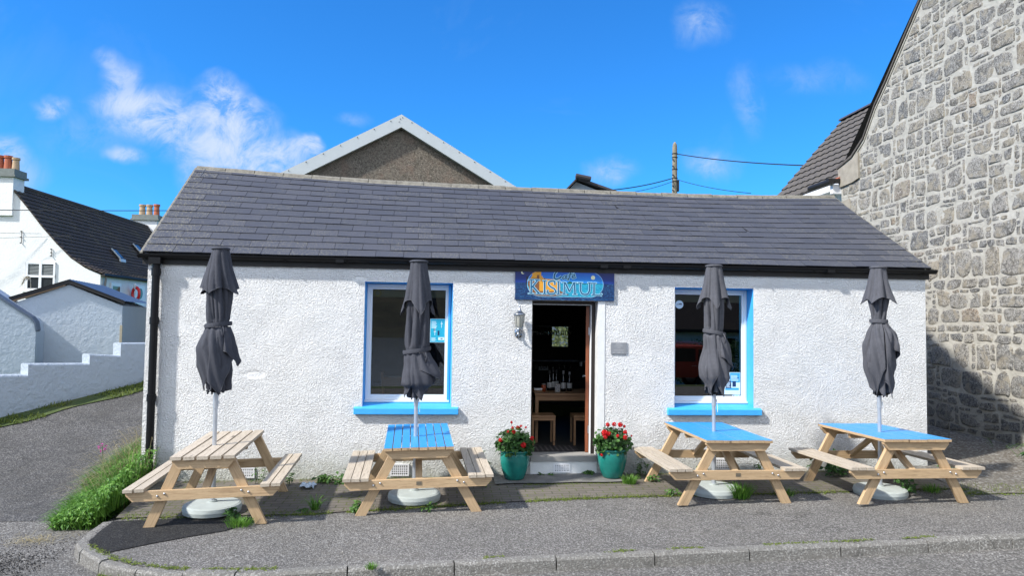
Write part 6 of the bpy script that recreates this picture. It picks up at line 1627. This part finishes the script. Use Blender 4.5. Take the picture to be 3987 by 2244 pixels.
# pampas plume at the far left
pp = empty('pampas_grass', (-9.0, 6.9, .8)); tag(pp, 'pale drooping plume rising over the shed at the photo edge', 'plant')
for (x, z_, L) in ((.0, 2.75, .28), (.22, 2.35, .2)):
    mb = MB(); st0 = Vector((x+.15, .0, 0)); tp = Vector((x, 0, z_-.8)); mb.tube([tuple(st0), tuple(st0.lerp(tp, .6)), tuple(tp)], .006, 5); s2 = mb.build('stem', M['plume'], pp)
    mb = MB(); rr_ = random.Random(3)
    for _ in range(160):
        t = rr_.random(); p = tp+Vector((-.16*t, 0, .05*math.sin(t*3)-.16*t*t)); blade(mb, p, (Vector((-.5, 0, -.4))+rvec(rr_)*.5).normalized(), .09, .004, rr_, .4)
    mb.build('plume', M['plume'], pp)

# ------------------------------------------------------------------ things across the road, seen only mirrored in the panes
car = empty('parked_car', (7.9, -16.5, -.46)); tag(car, 'dark red car with roof rails reflected in the right window pane', 'car')
def carloft():
    mb = MB()
    pr = [(-2.15, .45), (-2.12, .72), (-2.0, .86), (-1.15, .98), (-.45, 1.5), (.0, 1.60), (1.2, 1.62), (1.75, 1.56), (2.05, 1.05), (2.15, .85), (2.15, .45)]
    W_ = .9
    rows = []
    for side in (-1, -.82, .82, 1):
        rows.append([(x, side*W_*(1 if abs(side) < 1 else 1)*1., z if abs(side) < 1 else min(z, 1.02) if False else z-(.06 if abs(side) == 1 and z > 1 else 0)) for x, z in pr])
    n = len(pr); vs = [p for rw in rows for p in rw]
    fs = [(a*n+i, a*n+i+1, (a+1)*n+i+1, (a+1)*n+i) for a in range(3) for i in range(n-1)]+[tuple(range(n)), tuple(range(4*n-1, 3*n-1, -1)), (0, n, 2*n, 3*n), (n-1, 2*n-1, 3*n-1, 4*n-1)][:2]
    mb.add(vs, fs); return mb
carloft().build('body', M['carpaint'], car, bevel=.02)
for s_ in (-1, 1):
    y = s_*.905*.86 if False else s_*.78
    for pts in ([(-.95, 1.02), (-.42, 1.42), (-.02, 1.50), (-.02, 1.02)], [(.06, 1.02), (.06, 1.50), (.95, 1.50), (.95, 1.02)], [(1.05, 1.04), (1.05, 1.49), (1.55, 1.42), (1.75, 1.06)]):
        mb = MB(); mb.prism(pts, s_*.895, s_*.908); mb.build('side_window', M['carglass'], car)
    mb = MB(); mb.tube([(-.2, s_*.66, 1.60), (-.1, s_*.66, 1.70), (1.5, s_*.66, 1.70), (1.6, s_*.66, 1.60)], .022, 8); mb.build('roof_rail', M['alloy'], car)
    for x in (-.25, .8):
        mb = MB(); mb.tube([(x, s_*.91, .86), (x+.02, s_*.94, .88), (x+.18, s_*.94, .88), (x+.2, s_*.91, .86)], .014, 8); mb.build('door_handle', M['alloy'], car)
    for x in (-1.35, 1.35):
        w_ = bpy.data.objects.new('wheel', None); COL.objects.link(w_); w_.parent = car; w_.location = (x, s_*.86, .36)
        mb = MB(); mb.lathe([(.22, -.10), (.33, -.10), (.36, -.07), (.36, .07), (.33, .10), (.22, .10)], 0, 0, 28, cap=False); o = mb.build('tyre', M['tyre'], w_); o.rotation_euler = (PI/2, 0, 0)
        mb = MB(); mb.lathe([(0, .085), (.06, .09), (.07, .07), (.19, .06), (.23, .09), (.24, .06), (.24, -.06), (0, -.06)], 0, 0, 28); o = mb.build('rim', M['alloy'], w_); o.rotation_euler = (PI/2, 0, 0)
oh = empty('house_across_road', (14, -30, -.8)); tag(oh, 'white house with dark roof reflected in the right window pane', 'building')
mb = MB(); mb.box(-7, 6, -4, 4, -1, 2.6); mb.prism([(-4, 2.6), (4, 2.6), (0, 6.2)], -7, 6, 'yz'); mb.build('wall', M['render'], oh)
mb = MB()
for s_ in (-1, 1): mb.hexa([(-7.3, s_*4.4, 2.3), (6.3, s_*4.4, 2.3), (6.3, 0, 6.3), (-7.3, 0, 6.3), (-7.3, s_*4.4, 2.45), (6.3, s_*4.4, 2.45), (6.3, 0, 6.5), (-7.3, 0, 6.5)])
mb.build('roof', M['tile_brown'], oh)
for x in (-4, 0, 3.5):
    mb = MB(); mb.box(x-.6, x+.6, 3.95, 4.03, .8, 2.0); mb.build('window', M['carglass'], oh)
mb = MB(); r = random.Random(6)
for _ in range(9000):
    x = r.uniform(4, 26); y = -19+r.uniform(-.7, .7); z_ = r.uniform(-.4, 1.25+.25*fn(x*.7)); leaf(mb, Vector((x, y, z_)), Vector((r.uniform(-1, 1), 1, .6)), .12, .09, r)
o = mb.build('hedge', M['leaf']); tag(o, 'dark hedge reflected behind the red car in the window', 'hedge')

mb = MB(); r = random.Random(8)
for _ in range(2500):
    x = r.uniform(1.6, 5.5); y = 11.6+r.uniform(-.4, .4); z_ = r.uniform(1.1, 2.35+.1*fn(x*2)); leaf(mb, Vector((x, y, z_)), Vector((r.uniform(-1, 1), -1, .8)), .11, .08, r)
o = mb.build('hedge', M['field']); tag(o, 'sunlit green growth glimpsed through the small back window of the bar', 'hedge')
